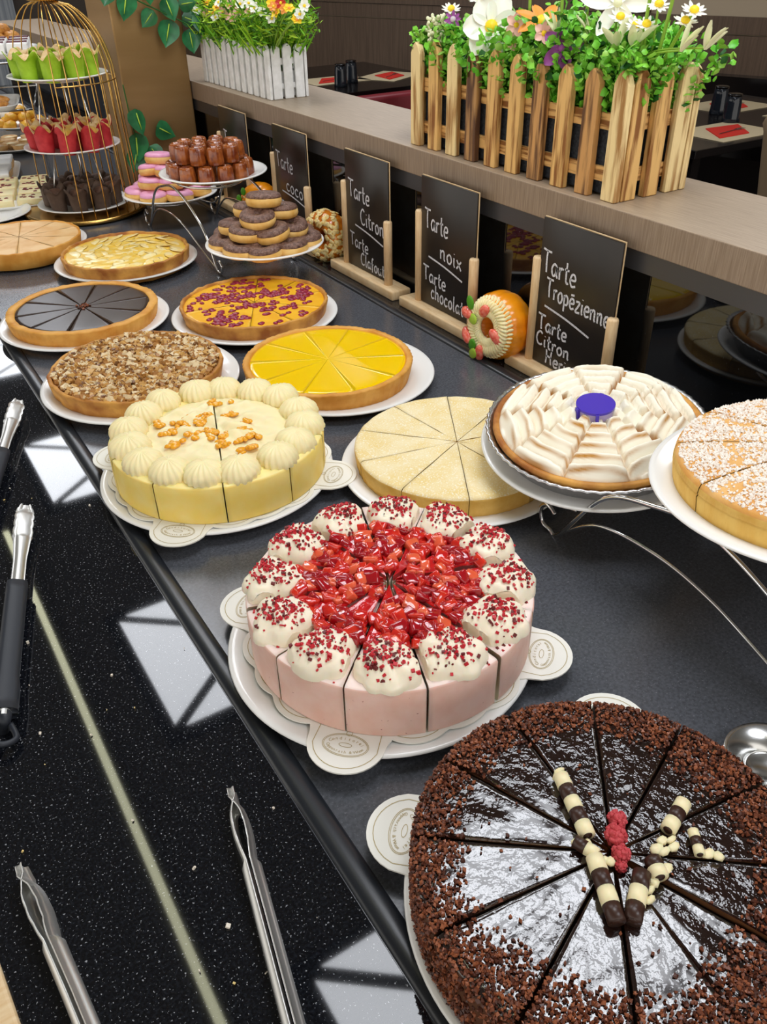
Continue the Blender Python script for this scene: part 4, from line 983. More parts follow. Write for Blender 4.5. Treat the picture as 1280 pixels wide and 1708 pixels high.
def leaf_quads(mb, p, d, L_, W, mi, cup=.25):
    d = Vector(d).normalized(); a = d.cross(Vector((nr.normal(), nr.normal(), nr.normal())))
    if a.length < 1e-4: a = d.cross(Vector((1, 0, .2)))
    a.normalize(); n = a.cross(d); p = Vector(p)
    V = [p, p+d*L_*.3+a*W*.42-n*W*cup*.3, p+d*L_*.65+a*W*.5-n*W*cup*.3, p+d*L_-n*W*cup, p+d*L_*.65-a*W*.5-n*W*cup*.3, p+d*L_*.3-a*W*.42-n*W*cup*.3, p+d*L_*.35+n*W*cup*.4, p+d*L_*.68+n*W*cup*.2]
    mb.add(([tuple(v) for v in V], [(0, 1, 6), (1, 2, 7, 6), (2, 3, 7), (7, 3, 4), (6, 7, 4, 5), (0, 6, 5)]), mi)
wx0, wx1, wy0, wy1 = .945, 1.095, .886, 1.418
picket_box('picket_planter', 'scorched wooden picket planter full of flowers on the taupe ledge', wx0, wx1, wy0, wy1, .173, 10, 3, .0285, .012, ['burnt0', 'burnt1', 'burnt2', 'burnt0', 'burnt1', 'burnt3', 'burnt0', 'burnt2', 'burnt1'], ['burnt_rail', 'burnt_rail_x'], 'slate', .106, .018, ((.022, .042), (.092, .114)), .02)
picket_box('picket_planter', 'small white picket planter with meadow flowers next to the gold column', .955, 1.06, 2.045, 2.47, .118, 12, 3, .0235, .007, ['white_paint'], ['white_paint', 'white_paint'], 'white_paint', .06, .010, ((.022, .034), (.074, .088)), .012)
# foliage of the wooden planter: round box leaves
mb = MB()
for k in range(520):
    x, y = nr.uniform(wx0+.02, wx1-.02), nr.uniform(wy0+.02, wy1-.02); e = min(1, min(y-wy0, wy1-y)/.07)
    base = Vector((x, y, LZ+.10)); top = Vector((x+nr.normal(0, .014)+(x-1.02)*.35, y+nr.normal(0, .018)+(y-1.15)*.12, LZ+.156+.050*nr.rand()*e+(.018 if y < 1.15 else 0)+.02*nz(x, y, 0, 20)))
    for s_ in np.linspace(.15, 1, 8):
        p = base.lerp(top, s_)
        for q in range(3):
            a = nr.uniform(0, 2*PI); d = Vector((math.cos(a), math.sin(a), nr.uniform(-.1, .7))); z = nr.uniform(.010, .0155)
            leaf_quads(mb, p+d*.003, d, z, z*.85, int(nr.choice([0, 0, 0, 1, 2], p=[.3, .2, .2, .2, .1])))
tag(mb.build('box_foliage', ['leaf', 'leaf_b', 'leaf_d']), 'dense small-leaved green foliage filling the wooden picket planter', 'foliage', kind='stuff')
mb = MB()
for k in range(1500):
    x, y = nr.uniform(.97, 1.045), nr.uniform(2.06, 2.455); p = Vector((x, y, LZ+.055+.03*nr.rand()))
    d = Vector((nr.normal(0, .28)+(x-1.007)*5, nr.normal(0, .28)+(y-2.26)*.6, 1)).normalized(); L_ = nr.uniform(.06, .125)
    leaf_quads(mb, p, d, L_, .0045, int(nr.choice([0, 1, 2], p=[.5, .3, .2])), cup=.5)
for k in range(4600):
    x, y = nr.uniform(.945, 1.065), nr.uniform(1.97, 2.49); zt = .11+.085*nr.rand(); y = y if y > 2.04 or zt > .14 else y+.08; p = Vector((x, y, LZ+zt))
    leaf_quads(mb, p, Vector((nr.normal(), nr.normal(), nr.normal(.3, .6))), nr.uniform(.018, .035), .0045, int(nr.choice([0, 1, 2], p=[.45, .35, .2])), cup=.4)
tag(mb.build('meadow_foliage', ['grass', 'grass_b', 'grass_d']), 'fine bright green leaves filling the white picket planter', 'foliage', kind='stuff')
def petal(mb, base, d, up, L_, W, mi, curl=.2):
    d = Vector(d).normalized(); n = Vector(up).normalized(); a = d.cross(n).normalized(); V = []; F = []; r = 7; c = 5
    for i in range(r):
        s_ = i/(r-1); w = W*math.sin(PI*min(1, .12+.83*s_))**.7*(1 if s_ < .95 else .6); h = curl*L_*(s_-.6*s_*s_*1.6)
        for j in range(c):
            q = (j/(c-1)-.5); V.append(tuple(Vector(base)+d*L_*s_+a*w*q+n*(h+W*.9*q*q*.6)))
    for i in range(r-1):
        for j in range(c-1): F.append((i*c+j, i*c+j+1, (i+1)*c+j+1, (i+1)*c+j))
    mb.add((V, F), mi)
def flower(name, label, p, face, n, L_, W, pmat, cmat, cr, stem_to, curl=.25, group=None, cat='flower', layers=1):
    t = thing(name, label, cat, p, group=group); q = Vector(face).normalized().to_track_quat('Z', 'Y'); up = q @ Vector((0, 0, 1)); ex = q @ Vector((1, 0, 0)); ey = q @ Vector((0, 1, 0))
    for l_ in range(layers):
        mb = MB()
        for k in range(n):
            a = 2*PI*(k+.5*l_)/n+nr.normal(0, .08); petal(mb, ex*math.cos(a)*cr*.5+ey*math.sin(a)*cr*.5, ex*math.cos(a)+ey*math.sin(a)+up*nr.uniform(-.05, .25), up, L_*nr.uniform(.88, 1.06), W, 0, curl)
        mb.build('petals', pmat, t)
    MB().add(sphere((0, 0, 0), (cr, cr, cr*.7), 12, 8)).build('flower_centre', cmat, t, loc=up*cr*.3, rot=q.to_euler())
    if stem_to is not None:
        s_ = Vector(stem_to)-Vector(p); MB().add(tube(spline([-up*.002, s_*.5+Vector((0, 0, .01)), s_], 5), .0016, 6)).build('stem', 'stem', t)
    return t
TOC = Vector((-.6, -.7, .25))
def FZ(x, y, z): return (x, y, LZ+z)
flower('anemone', 'large white anemone facing out of the wooden picket planter', FZ(.965, 1.215, .203), TOC+Vector((0, 0, .15)), 6, .043, .040, 'p_white', 'p_yellow', .0105, FZ(1.0, 1.22, .1), layers=1)
flower('anemone', 'orange daisy-like flower right of the white anemone', FZ(.985, 1.116, .213), TOC+Vector((.3, .1, .8)), 7, .038, .017, 'p_orange', 'p_yellow', .011, FZ(1.01, 1.12, .1))
flower('violet_flower', 'purple flower low in the middle of the wooden planter', FZ(.962, 1.043, .186), TOC, 5, .030, .021, 'p_purple', 'p_purple', .006, FZ(1.0, 1.05, .1))
flower('lily', 'tall white lily cut by the upper frame edge', FZ(.985, .965, .245), Vector((-.55, -.55, .25)), 6, .050, .021, 'p_white', 'p_cream', .006, FZ(1.0, .97, .1), curl=-.25)
for k, (y, z, l, s_) in enumerate(((1.145, .21, 'upper left', .015), (1.08, .203, 'right', .015), (1.154, .187, 'lower left', .012))):
    flower('pink_blossom', 'small pink blossom %s of the orange flower' % l, FZ(.958, y, z), TOC, 5, s_, s_*.85, 'p_pink', 'p_yellow', .004, FZ(.99, y, .12), group='small pink blossoms')
for k, (x, y, z, l) in enumerate(((.98, .952, .229, 'leftmost of the daisies at the right of the wooden planter'), (.98, .921, .221, 'low daisy at the right of the wooden planter, first of a touching pair'), (.98, .903, .223, 'low daisy at the right of the wooden planter, second of a touching pair'), (.985, .891, .246, 'topmost small daisy on a thin stem above the wooden planter'), (.985, .843, .230, 'lower daisy of the two hanging over the right end of the planter'), (.985, .832, .242, 'rightmost small daisy above the wooden planter'), (.97, 1.332, .222, 'small daisy at the upper left of the wooden planter'), (.98, 1.275, .240, 'small daisy just above the white anemone'))):
    flower('daisy', l, FZ(x, y, z), Vector((-.3, -.45, 1)), 11, .0135, .0055, 'p_white', 'p_yellow', .0062, FZ(x+.02, max(y+.01, .91), .12), curl=-.35, group='small white daisies')
for k, (x, y, z, dx, dy, l) in enumerate(((.965, .994, .205, -.2, .3, 'left of the lily stem at the wooden planter'), (.965, .939, .195, -.3, -.2, 'under the daisies of the wooden planter'), (.965, .907, .198, -.2, -.5, 'behind the corner picket of the wooden planter'), (.965, .824, .198, -.1, -.5, 'sticking out over the right end of the wooden planter'), (.97, .79, .203, 0, -.8, 'farthest out over the right end of the wooden planter'), (.965, 1.06, .2, -.1, .5, 'near the purple flower of the wooden planter'))):
    t = thing('white_bud', 'spray of narrow cream leaves %s' % l, 'flower', FZ(x, y, z), group='cream leaf sprays')
    for q in range(5):
        a = nr.uniform(0, 2*PI); mb = MB(); petal(mb, (0, 0, 0), Vector((dx+.6*math.cos(a), dy+.6*math.sin(a), nr.uniform(.6, 1.2))), Vector((-dx, -dy, .4)), nr.uniform(.026, .04), .011, 0, .15); mb.build('leaf', 'p_cream', t)
    MB().add(tube(spline([(0, 0, .002), (.02, max(0, .905-y), -.016), (.035, max(0, .94-y), -.07)], 5), .0014, 6)).build('stem', 'stem', t)
for k, (y, z) in enumerate(((1.147, .25), (1.075, .25), (1.022, .25), (.91, .25), (.874, .25))):
    x = .985; o = MB().add(tube(spline([FZ(x+.02, max(y, .92), .09), FZ(x, y, .22), FZ(x-.004, y-.02*(k > 2), .36)], 5), .0024, 8)).build('flower_stalk', 'stem'); tag(o, '%s tall bare green stalk from the left above the wooden planter' % ORD[k], 'stalk', 'tall bare stalks')
mb = MB()
for k in range(90): mb.add(sphere((nr.normal(0, .010), nr.normal(0, .012), nr.uniform(-.022, .022)), .0034, 6, 5))
tag(mb.build('pale_sprig', 'p_cream', loc=FZ(.972, 1.377, .190)), 'pale green bobbled sprig at the left end of the wooden planter', 'flower')
flower('violet_flower', 'small mauve flower between the pale sprig and the white anemone', FZ(.965, 1.319, .208), TOC, 8, .012, .006, 'p_purple', 'p_lilac', .005, FZ(.985, 1.32, .12))
# small flowers of the white planter
cols = [('pink', 'p_pink'), ('yellow', 'p_yellow'), ('white', 'p_white'), ('orange', 'p_orange'), ('red', 'p_red')]
spots = {'pink': [(2.397, .165), (2.285, .174), (2.242, .191), (2.199, .178), (2.214, .165), (1.985, .191), (2.128, .181), (2.25, .168)],
         'yellow': [(2.377, .192), (2.305, .184), (2.344, .171), (1.998, .205), (1.9, .199), (1.965, .187), (1.87, .179), (2.40, .2)],
         'white': [(2.45, .170), (2.158, .197), (2.113, .2), (2.045, .185), (1.99, .175), (1.84, .206), (1.87, .189), (2.08, .192), (2.29, .195), (2.33, .16)], 'orange': [(1.925, .197), (1.978, .199)], 'red': [(1.945, .207)]}
for cn, cm in cols:
    L_ = sorted(spots[cn], reverse=True)
    for k, (y, z) in enumerate(L_):
        x = .948+.012*rnd.random(); lb = '%s %s flower from the left above the white picket planter' % (ORD[k], cn) if len(L_) > 1 else 'only %s flower above the white picket planter' % cn
        flower('meadow_flower', lb, FZ(x, y, z), Vector((-.5+nr.normal(0, .2), -.6+nr.normal(0, .2), .5)), 6, .0115, .010, cm, 'p_yellow' if cn != 'yellow' else 'p_orange', .0035, FZ(x+.03, max(y, 2.07), .10), group='meadow flowers in the white planter')

# ------------------------------------------------------------------ ivy garlands on the column
def ivy(name, label, pts, leaves, grp=None):
    t = thing(name, label, 'plant', (0, 0, 0)); MB().add(tube(spline(pts, 8), .0018, 6)).build('stem', 'leaf_d', t)
    for (x, y, z, s_, a, tl) in leaves:
        V = []; F = []; nn = 12; out = []
        for i in range(nn+1):
            u = i/nn; w = .52*(math.sin(PI*u**.62))*(1.0 if u < .9 else .8); out.append((u, w))
        for i, (u, w) in enumerate(out):
            for q in (-1, -.5, 0, .5, 1): V.append((w*q*s_, .22*s_*abs(q)*w-.10*s_*u*u, -u*s_*1.15+.10*s_*abs(q)*(u < .25)))
        for i in range(nn):
            for q in range(4): F.append((i*5+q, i*5+q+1, (i+1)*5+q+1, (i+1)*5+q))
        o = MB().add((V, F)).build('leaf', 'ivy', t, loc=(x, y, z), rot=(-.25+tl, nr.normal(0, .2), a))
        o.rotation_mode = 'XYZ'; o.rotation_euler = (-.25+tl, a, nr.normal(0, .35)-.45)
        MB().add(tube([(0, -.0015, -.1*s_), (0, -.002-.02*s_, -.5*s_), (0, -.0015-.07*s_, -.85*s_)], [.05*s_*.5, .05*s_*.7, .0005], 6)).build('vein', 'ivy_vein', o)
    return t
YF = 2.472
ivy('ivy_garland', 'ivy garland hanging across the top of the gold column', [(.70, YF+.02, .56), (.78, YF-.005, .50), (.86, YF-.008, .46), (.93, YF-.02, .425), (.975, YF-.05, .395), (.99, YF-.03, .43)],
    [(.775, YF, .505, .056, .15, 0), (.835, YF, .53, .05, -.2, 0), (.875, YF-.005, .49, .05, -.35, 0), (.835, YF-.005, .462, .042, .75, .2), (.875, YF-.01, .438, .056, .25, 0), (.925, YF-.015, .415, .05, -.15, 0), (.915, YF-.01, .447, .04, -1.2, .1), (.955, YF-.03, .452, .046, .1, 0), (.965, YF-.05, .41, .042, -.9, .2), (.735, YF+.0, .53, .05, .4, 0), (.91, YF-.01, .475, .04, -1.7, .2)])
ivy('ivy_garland', 'ivy trailing down the lower left side of the gold column behind the pink donuts', [(.725, YF, .30), (.728, YF-.006, .22), (.735, YF-.006, .16), (.745, YF-.004, .10)],
    [(.745, YF-.006, .235, .056, .05, 0), (.735, YF-.008, .175, .062, -.1, 0), (.80, YF-.006, .188, .05, -1.0, .1), (.728, YF-.012, .135, .05, .3, 0), (.77, YF-.008, .14, .045, -.6, 0)])

# ------------------------------------------------------------------ serving tongs on the granite
def tongs(name, label, head, tail, roll_, gap, sleeve, mat='brushed', w=.017):
    hx, hy = head; tx, ty = tail; Ln = math.hypot(hx-tx, hy-ty)
    t = thing(name, label, 'tongs', (tx, ty, .0), (0, 0, math.atan2(hy-ty, hx-tx)), group='serving tongs on the granite')
    rl = Matrix.Rotation(roll_, 4, 'X')
    for s_ in (-1, 1):
        V = []; F = []; n = 90; c = 7; sl = []
        for i in range(n+1):
            u = i/n; x = Ln*u
            ww = w*(.85 if u < .68 else .85+.35*min(1, (u-.68)/.12)) * (1 if u < .93 else 1-.55*((u-.93)/.07)**2)
            scal = 0
            if u > .80: ww *= 1+.16*abs(math.sin((u-.80)/.20*PI*4.5))
            off = gap*(.35+.65*u)+.0045*(1-max(0, (u-.8)/.2))
            if u > .8: off += .004*math.sin(PI*(u-.8)/.2)*1.2
            if u > .93: off -= .006*((u-.93)/.07)
            off = max(off, .0006)
            for j in range(c):
                q = j/(c-1)*2-1; dep = .0055*(1-abs(q)**3)*(1 if u < .8 else .5)
                V.append((x, q*ww/2, s_*(off+dep-.0025)))
        for i in range(n):
            for j in range(c-1): F.append((i*c+j, (i+1)*c+j, (i+1)*c+j+1, i*c+j+1) if s_ < 0 else (i*c+j, i*c+j+1, (i+1)*c+j+1, (i+1)*c+j))
        V = np.array(V); V2 = V.copy(); V2[:, 2] -= s_*.0011; N = len(V); F2 = [tuple(N+k for k in reversed(f)) for f in F]
        rim = [(i*c, N+i*c, N+(i+1)*c, (i+1)*c) for i in range(n)]+[((i+1)*c+c-1, N+(i+1)*c+c-1, N+i*c+c-1, i*c+c-1) for i in range(n)]
        m = MB().add((np.concatenate([V, V2]), F+F2+rim), mat=rl); m.v[0][:, 2] += .0125*abs(math.sin(roll_))*(w/.017)*.9+abs(math.cos(roll_))*.0125+gap*abs(math.cos(roll_))*.5; m.build('arm', mat, t)
        if sleeve:
            sv = [( -.0115, -.004), (-.0105, .004), (-.006, .0075), (.006, .0075), (.0105, .004), (.0115, -.004), (.0095, -.0055), (-.0095, -.0055)]
            V = []; k = len(sv); xs = np.linspace(Ln*.02, Ln*.55, 14)
            for x in xs:
                u = x/Ln; fl = 1.0 if u > .12 else 1.15
                off = gap*(.35+.65*u)+.0032
                for y, z in sv: V.append((x, y*fl, s_*(off+z*.62)))
            F = [(i*k+j, i*k+(j+1) % k, (i+1)*k+(j+1) % k, (i+1)*k+j) for i in range(len(xs)-1) for j in range(k)]+[tuple(range(k)), tuple(range((len(xs)-1)*k, len(xs)*k))]
            m = MB().add((V, F), mat=rl); m.v[0][:, 2] += .0125*abs(math.sin(roll_))+abs(math.cos(roll_))*.0125+gap*abs(math.cos(roll_))*.5; m.build('grip', 'black_rubber', t)
    m = MB().add(tube([(0, .0, -.011), (0, 0, .011)], .006, 16), mat=rl).add(tube(spline([(-.003, -.006, 0), (-.02, -.012, 0), (-.028, 0, 0), (-.02, .012, 0), (-.003, .006, 0)], 6), .003, 8), mat=rl); m.v = [v+np.array([0, 0, .0125]) for v in m.v]; m.build('hinge', 'black_rubber' if sleeve else mat, t)
    return t
tongs('serving_tongs', 'steel tongs with black grips beside the strip of light, its whole head in view', (.074, 1.012), (-.028, .650), .35, .001, True)
tongs('serving_tongs', 'farthest steel tongs with black grips at the left frame edge', (.134, 1.327), (.005, .975), .45, .003, True)
tongs('serving_tongs', 'bare steel tongs pointing up from the bottom edge, nearest the counter rail', (.1225, .462), (.048, .10), 1.42, .0004, False, w=.0155)
tongs('serving_tongs', 'bare steel tongs lying lower left, left of the strip of light', (-.048, .485), (-.020, .11), 1.25, .0004, False, w=.0155)
o = MB().add(box(-.010, .010, -.16, .0, .001, .013, .003), 0, False).build('wooden_spatula', 'beech', loc=(-.090, .425, 0), rot=(0, 0, math.radians(4))); tag(o, 'light wooden spatula handle in the lower left corner', 'utensil')
P = [(nr.uniform(-.1, .16), nr.uniform(.2, 1.1), .0016) for _ in range(46)]
tag(scatter(MB(), P, nr.choice([.0012, .0018, .0026], len(P)), 2, flat=.6).build('stray_crumbs', ['almond', 'meringue_plain']), 'pale stray crumbs scattered over the black granite', 'crumbs', kind='stuff')

# ------------------------------------------------------------------ dining room beyond the ledge
TZ = -.15
def dining_table(label, x0, x1, y0, y1):
    t = thing('dining_table', label, 'table', ((x0+x1)/2, (y0+y1)/2, -.9)); ax, ay = (x1-x0)/2, (y1-y0)/2
    MB().add(box(-ax, ax, -ay, ay, .715, .75, .003), 0, False).build('tabletop', 'black_gloss', t)
    for sx in (-1, 1):
        for sy in (-1, 1): MB().add(box(sx*(ax-.06)-.025, sx*(ax-.06)+.025, sy*(ay-.06)-.025, sy*(ay-.06)+.025, 0, .715), 0, False).build('leg', 'black_gloss', t)
    return t
dining_table('black dining table right of the wooden planter, set with red napkins', 3.08, 4.42, 2.47, 3.42)
dining_table('black dining table between the two planters, set with red napkins', 2.65, 3.55, 4.75, 5.95)
TT = TZ+.0008
def setting(where_, x, y, rz=0, flip=1):
    tag(MB().add(box(-.20, .20, -.15, .15, 0, .002), 0, False).build('placemat', 'placemat', loc=(x, y, TT), rot=(0, 0, rz)), 'beige paper placemat %s' % where_, 'placemat', 'paper placemats')
    V = [(-.17, -.06, 0), (.02, -.10, 0), (.17, .03, 0), (-.02, .09, 0)]; tag(MB().add(prism([(a, b) for a, b, _ in V], 0, .004), 0, False).build('napkin', 'napkin', loc=(x, y, TT+.0025), rot=(0, 0, rz+.2)), 'folded red napkin on the placemat %s' % where_, 'napkin', 'red napkins')
    k = thing('fork', 'steel fork on the red napkin %s' % where_, 'cutlery', (x, y-.03*flip, TT+.0075), (0, 0, rz+.15), 'forks on the napkins')
    MB().add(box(-.1, .04, -.004, .004, 0, .002), 0, False).build('handle', 'steel', k); MB().add(box(.04, .06, -.011, .011, 0, .002), 0, False).add(box(.06, .1, -.011, -.007, 0, .002), 0, False).add(box(.06, .1, -.002, .002, 0, .002), 0, False).add(box(.06, .1, .007, .011, 0, .002), 0, False).build('tines', 'steel', k)
setting('nearest the wooden planter', 3.50, 2.66)
setting('at the back of the right table', 4.05, 3.10)
setting('at the right end of the right table', 4.15, 2.66)
setting('at the back left of the right table', 3.42, 3.14)
setting('nearest the white planter', 2.90, 5.25)
setting('left of the wooden planter, across the table', 3.28, 5.18, .5)
def tumbler(label, x, y):
    t = thing('tumbler', label, 'glass', (x, y, TT), group='dark upturned tumblers')
    pr = [(.040, 0), (.042, .003), (.040, .02), (.036, .085), (.033, .112), (.030, .118), (0, .118)]
    MB().add(lathe(pr+[(0, .112), (.029, .111), (.033, .08), (.036, .02), (.038, 0), (.040, 0)], 40, fr=lambda a, r, z: 1+.012*math.cos(10*a)*(z > .01))).build('glass_body', 'glass_dark', t)
    MB().add(lathe([(0, .1185), (.030, .1185), (.034, .115), (.034, .122), (.028, .125), (0, .125)], 32)).build('base_foot', 'black_gloss', t)
tumbler('front dark tumbler turned upside down on the right dining table', 3.70, 2.80)
tumbler('rear dark tumbler turned upside down on the right dining table', 3.84, 2.99)
tumbler('front dark tumbler on the table beside the white planter', 2.81, 4.99)
tumbler('rear dark tumbler on the table beside the white planter', 2.95, 5.10)
bn = thing('red_bench', 'dark red upholstered bench in front of the table between the planters', 'bench', (2.9, 4.25, -.9))
MB().add(box(-.42, .55, .051, .42, .36, .47, .03), 0).build('seat', 'red_seat', bn)
MB().add(box(-.42, .55, -.05, .05, .20, .805, .02), 0).build('backrest', 'red_seat', bn)
MB().add(box(-.40, .53, -.04, .40, 0, .355), 0, False).build('plinth', 'brown_panel', bn)
bq = thing('table_shade_block', 'black block added as shade in the unlit space under the right dining table', 'bench', (WB[0], WB[1], -.9))  # added black boxes stand in for the shade below the table
mb = MB(); wall_box(mb, 2.0, 5.4, -.52, -.12, -.9, -.45); o = mb.build('seat', 'black_gloss', bq, loc=(-WB[0], -WB[1], .9))  # low front box of the added shade
mb = MB(); wall_box(mb, 2.0, 5.4, -.12, -.012, -.9, -.10); o = mb.build('backrest', 'black_gloss', bq, loc=(-WB[0], -WB[1], .9))  # taller box of the added shade, against the wall
def chair(label, x, y, rz):
    t = thing('dining_chair', label, 'chair', (x, y, -.9), (0, 0, rz), 'taupe dining chairs')
    MB().add(box(-.22, .22, -.22, .22, .40, .48, .03), 0).build('seat', 'taupe', t)
    V = []; F = []; n = 12; m = 8
    for th in (0, .05):
        for j in range(m+1):
            for i in range(n+1):
                u = i/n*2-1; v = j/m; V.append((u*.23*(1-.1*v*v), .20+th+.10*v-.05*(1-u*u)*0+.03*u*u*-1, .42+.62*v-.05*(abs(u)**4)*(v > .9)))
    N = (n+1)*(m+1)
    for j in range(m):
        for i in range(n): a = j*(n+1)+i; F += [(a, a+1, a+n+2, a+n+1), (N+a, N+a+n+1, N+a+n+2, N+a+1)]
    bd = [j*(n+1) for j in range(m+1)]+[m*(n+1)+i for i in range(1, n+1)]+[j*(n+1)+n for j in range(m-1, -1, -1)]+[i for i in range(n-1, 0, -1)]
    for a, b in zip(bd, bd[1:]+bd[:1]): F.append((a, b, N+b, N+a))
    MB().add((V, F)).build('backrest', 'taupe', t)
    for sx in (-1, 1):
        for sy in (-1, 1): MB().add(tube([(sx*.17, sy*.17, .40), (sx*.2, sy*.2, 0)], [.018, .012], 10)).build('leg', 'black_gloss', t)
chair('taupe dining chair at the right frame edge behind the ledge', 2.80, 1.52, math.radians(62))
chair('taupe dining chair seen behind the left end of the wooden planter', 2.98, 3.70, math.radians(80))

# ------------------------------------------------------------------ desserts at the far end of the buffet
def tray(label, x, y, z, ax, ay, rz=0):
    t = thing('serving_tray', label, 'tray', (x, y, z), (0, 0, rz), 'white rectangular trays')
    V = []; k = 24; rows = [(0.86, 0), (.88, .002), (1.0, .014), (1.0, .016), (.97, .0155), (.86, .0045)]
    def se(u, s_): c, n_ = math.cos(u), math.sin(u); return (ax*s_*math.copysign(abs(c)**.35, c), ay*s_*math.copysign(abs(n_)**.35, n_))
    for s_, z_ in rows:
        for i in range(k*2): a, b = se(2*PI*i/(k*2), s_); V.append((a, b, z_))
    n = k*2; F = [(j*n+i, j*n+(i+1) % n, (j+1)*n+(i+1) % n, (j+1)*n+i) for j in range(len(rows)-1) for i in range(n)]+[tuple(range(n-1, -1, -1)), tuple(range((len(rows)-1)*n, len(rows)*n))]
    MB().add((V, F)).build('tray_dish', 'porcelain', t); return t
tray('white tray of cranberry slices on the counter left of the brown muffins', .435, 2.72, .001, .11, .17, -.25)
tray('white tray of iced squares on the counter far left of the red muffins', .40, 3.05, .001, .11, .16, -.25)
c_, s_ = math.cos(-.25), math.sin(-.25)
for k in range(8):
    i, j = k % 2, k//2; px, py = (-.045+.09*i), (-.12+.08*j); X, Y = .435+px*c_-py*s_, 2.72+px*s_+py*c_
    mb = MB().add(box(-.04, .04, -.034, .034, 0, .024, .004), 0)
    for q in range(7): mb.add(sphere((nr.uniform(-.03, .03), nr.uniform(-.026, .026), .0245), (.006, .0045, .002), 8, 5), 1)
    tag(mb.build('cranberry_slice', ['cream', 'cranberry'], loc=(X, Y, .006), rot=(0, 0, -.25+nr.normal(0, .05))), 'cranberry slice in the %s row from the near end, %s column of the tray' % (ORD[j], ('left', 'right')[i]), 'cake', 'cranberry slices')
    X, Y = .40+px*c_-py*s_, 3.05+px*s_+py*c_
    mb = MB().add(box(-.041, .041, -.036, .036, 0, .018, .003), 1).add(box(-.041, .041, -.036, .036, .0182, .032, .004), 0)
    tag(mb.build('iced_square', ['white_icing', 'pastry'], loc=(X, Y, .006), rot=(0, 0, -.25+nr.normal(0, .04))), 'white iced square in the %s row from the near end, %s column of the tray' % (ORD[j], ('left', 'right')[i]), 'cake', 'iced squares')
plate(.13, (.30, 2.545, .0012), 'white plate corner at the left frame edge above the plain tart')
plate(.12, (.675, 3.74, .022), 'white plate heaped with candied orange pastries')
plate(.13, (.585, 3.45, .001), 'white plate of small pale tartlets behind the trays')
plate(.12, (.66, 4.08, .001), 'white plate of meringue balls at the far left')
k = 0
for n, rr, z in ((7, .07, .030), (4, .035, .052), (1, 0, .072)):
    for q in range(n):
        a = 2*PI*q/n+.3; mb = MB().add(sphere((0, 0, 0), (.03, .022, .017), 14, 10, lambda d, tt, ph: 1+.3*nz(d[0]*2+k, d[1]*2, d[2]*2)))
        tag(mb.build('candied_pastry', 'candied', loc=(.675+rr*math.cos(a), 3.74+rr*math.sin(a), z+.012), rot=(0, 0, a)), 'orange candied pastry in the %s of its heap, %s' % ('base' if n == 7 else 'second layer' if n == 4 else 'top', where(math.cos(a), math.sin(a)) if n > 1 else 'alone')+(' part' if n == 7 and q in (3, 6) else ''), 'pastry', 'candied orange pastries'); k += 1
for n, rr in ((8, .09), (3, .04)):
    for q in range(n):
        a = 2*PI*q/n; t = thing('tartlet', 'small pale tartlet on the far plate, %s of the %s ring' % (where(math.cos(a), math.sin(a)), 'outer' if n == 8 else 'inner'), 'pastry', (.585+rr*math.cos(a), 3.45+rr*math.sin(a), .012), group='pale tartlets')
        MB().add(lathe([(0, 0), (.022, 0), (.03, .018), (.027, .02), (.022, .014), (0, .013)], 24)).build('crust', 'pastry', t); MB().add(sphere((0, 0, .013), (.021, .021, .006), 12, 6)).build('filling', 'nut_b' if q % 2 else 'cream', t)
        a2 = 2*PI*q/n+.2; r2 = rr*.95
        tag(MB().add(sphere((0, 0, 0), (.032, .032, .026), 16, 10, lambda d, tt, ph: 1+.06*nz(d[0]*3+q, d[1]*3, d[2]*3))).build('meringue_ball', 'meringue_plain', loc=(.66+r2*math.cos(a2), 4.08+r2*math.sin(a2), .033)), 'pale meringue ball on the far plate, %s of the %s ring' % (where(math.cos(a2), math.sin(a2)), 'outer' if n == 8 else 'inner'), 'pastry', 'meringue balls')
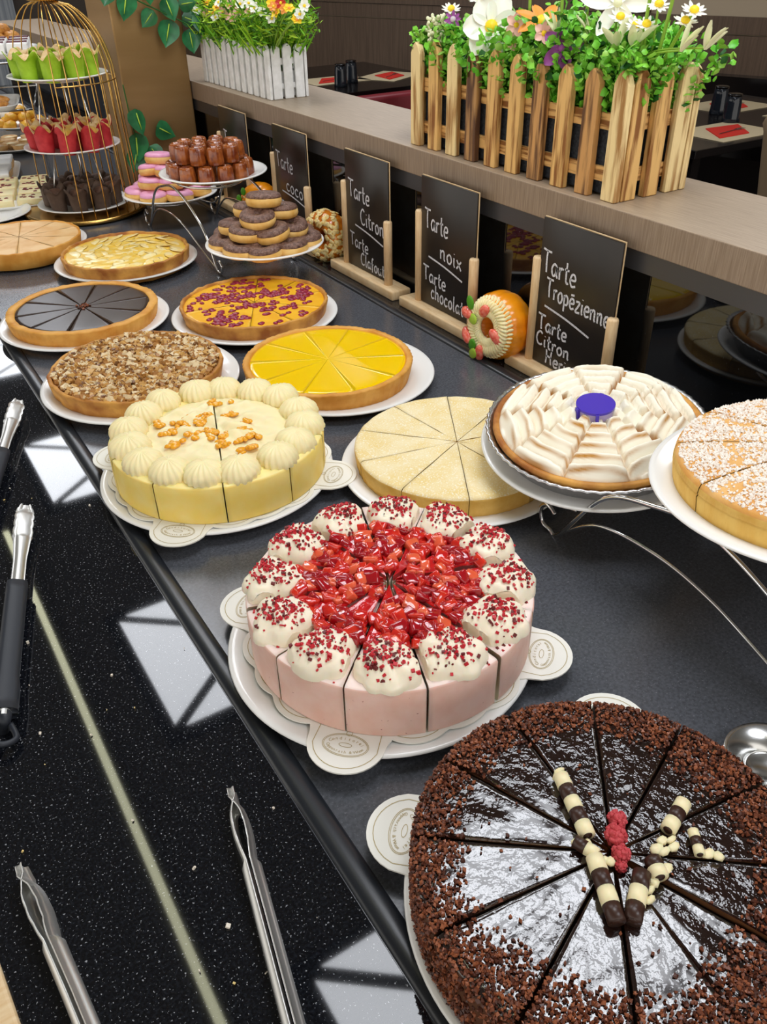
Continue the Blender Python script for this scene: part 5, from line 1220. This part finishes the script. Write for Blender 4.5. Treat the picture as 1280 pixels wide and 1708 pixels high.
# tall wire tier stand with trays
ts = thing('tier_stand', 'steel wire tier stand with white trays at the upper left', 'cake stand', (.51, 3.1, .001), (0, 0, -.25))
for (a, b) in ((-.1, -.16), (.1, -.16), (-.1, .36), (.1, .36)): MB().add(tube([(a*1.12, b, 0), (a, b*.96, .33)], .003, 8)).build('leg', 'steel', ts)
for z in (.20, .325):
    MB().add(tube([(-.105, -.165, z), (.105, -.165, z), (.105, .365, z), (-.105, .365, z)], .003, 8, closed=True)).build('shelf_frame', 'steel', ts)
tray('white tray of jam-striped cakes on the upper level of the tier stand', .545, 3.13, .330, .12, .15, -.25)
tray('white tray of caramel nut pastries at the top left frame edge', .60, 3.45, .330, .11, .14, -.25)
tray('white tray on the lower level of the tier stand at the left frame edge', .47, 3.02, .2045, .085, .13, -.25)
for k in range(9):
    i, j = k % 3, k//3; px, py = -.068+.068*i, -.085+.082*j; X, Y = .545+px*c_-py*s_, 3.13+px*s_+py*c_
    mb = MB().add(box(-.031, .031, -.037, .037, 0, .034, .005), 0).add(box(-.029, .029, -.012, -.004, .0335, .037, .001), 1).add(box(-.029, .029, .008, .016, .0335, .037, .001), 1)
    tag(mb.build('jam_cake', ['white_icing', 'jam'], loc=(X, Y, .3355), rot=(0, 0, -.25)), 'white cake with dark jam stripes, %s row from the front, %s column' % (ORD[j], ('left', 'middle', 'right')[i]), 'cake', 'jam-striped cakes')
k = 0
for n, rr, z in ((7, .065, .345), (4, .035, .368), (1, 0, .388)):
    for q in range(n):
        a = 2*PI*q/n+.2; tag(MB().add(sphere((0, 0, 0), (.027, .022, .017), 12, 8, lambda d, tt, ph: 1+.35*nz(d[0]*2.5+k, d[1]*2.5, d[2]*2.5))).build('nut_pastry', 'caramel_nut', loc=(.60+rr*math.cos(a), 3.45+rr*math.sin(a), z+.008)), 'caramel nut pastry %s, %s' % (('at the base of the top left heap' if n == 7 else 'in the second layer of the top left heap' if n == 4 else 'crowning the top left heap'), where(math.cos(a), math.sin(a)) if n > 1 else 'alone')+(' part' if n == 7 and q in (3, 6) else ''), 'pastry', 'caramel nut pastries'); k += 1
for k, (px, py) in enumerate(((.03, -.08), (-.03, -.07), (.03, 0), (-.03, .01))):
    X, Y = .47+px*c_-py*s_, 3.02+px*s_+py*c_; pts = [(.025*math.cos(a), .025*math.sin(a), .012) for a in np.linspace(.4, 5.9, 14)]
    tag(MB().add(tube(pts, [.004+.009*math.sin(PI*i/13) for i in range(14)], 10)).build('croissant', 'caramel_nut', loc=(X, Y, .2105)), '%s mini croissant on the lower tier tray at the left frame edge' % ('front right', 'front left', 'rear right', 'rear left')[k], 'pastry', 'mini croissants')
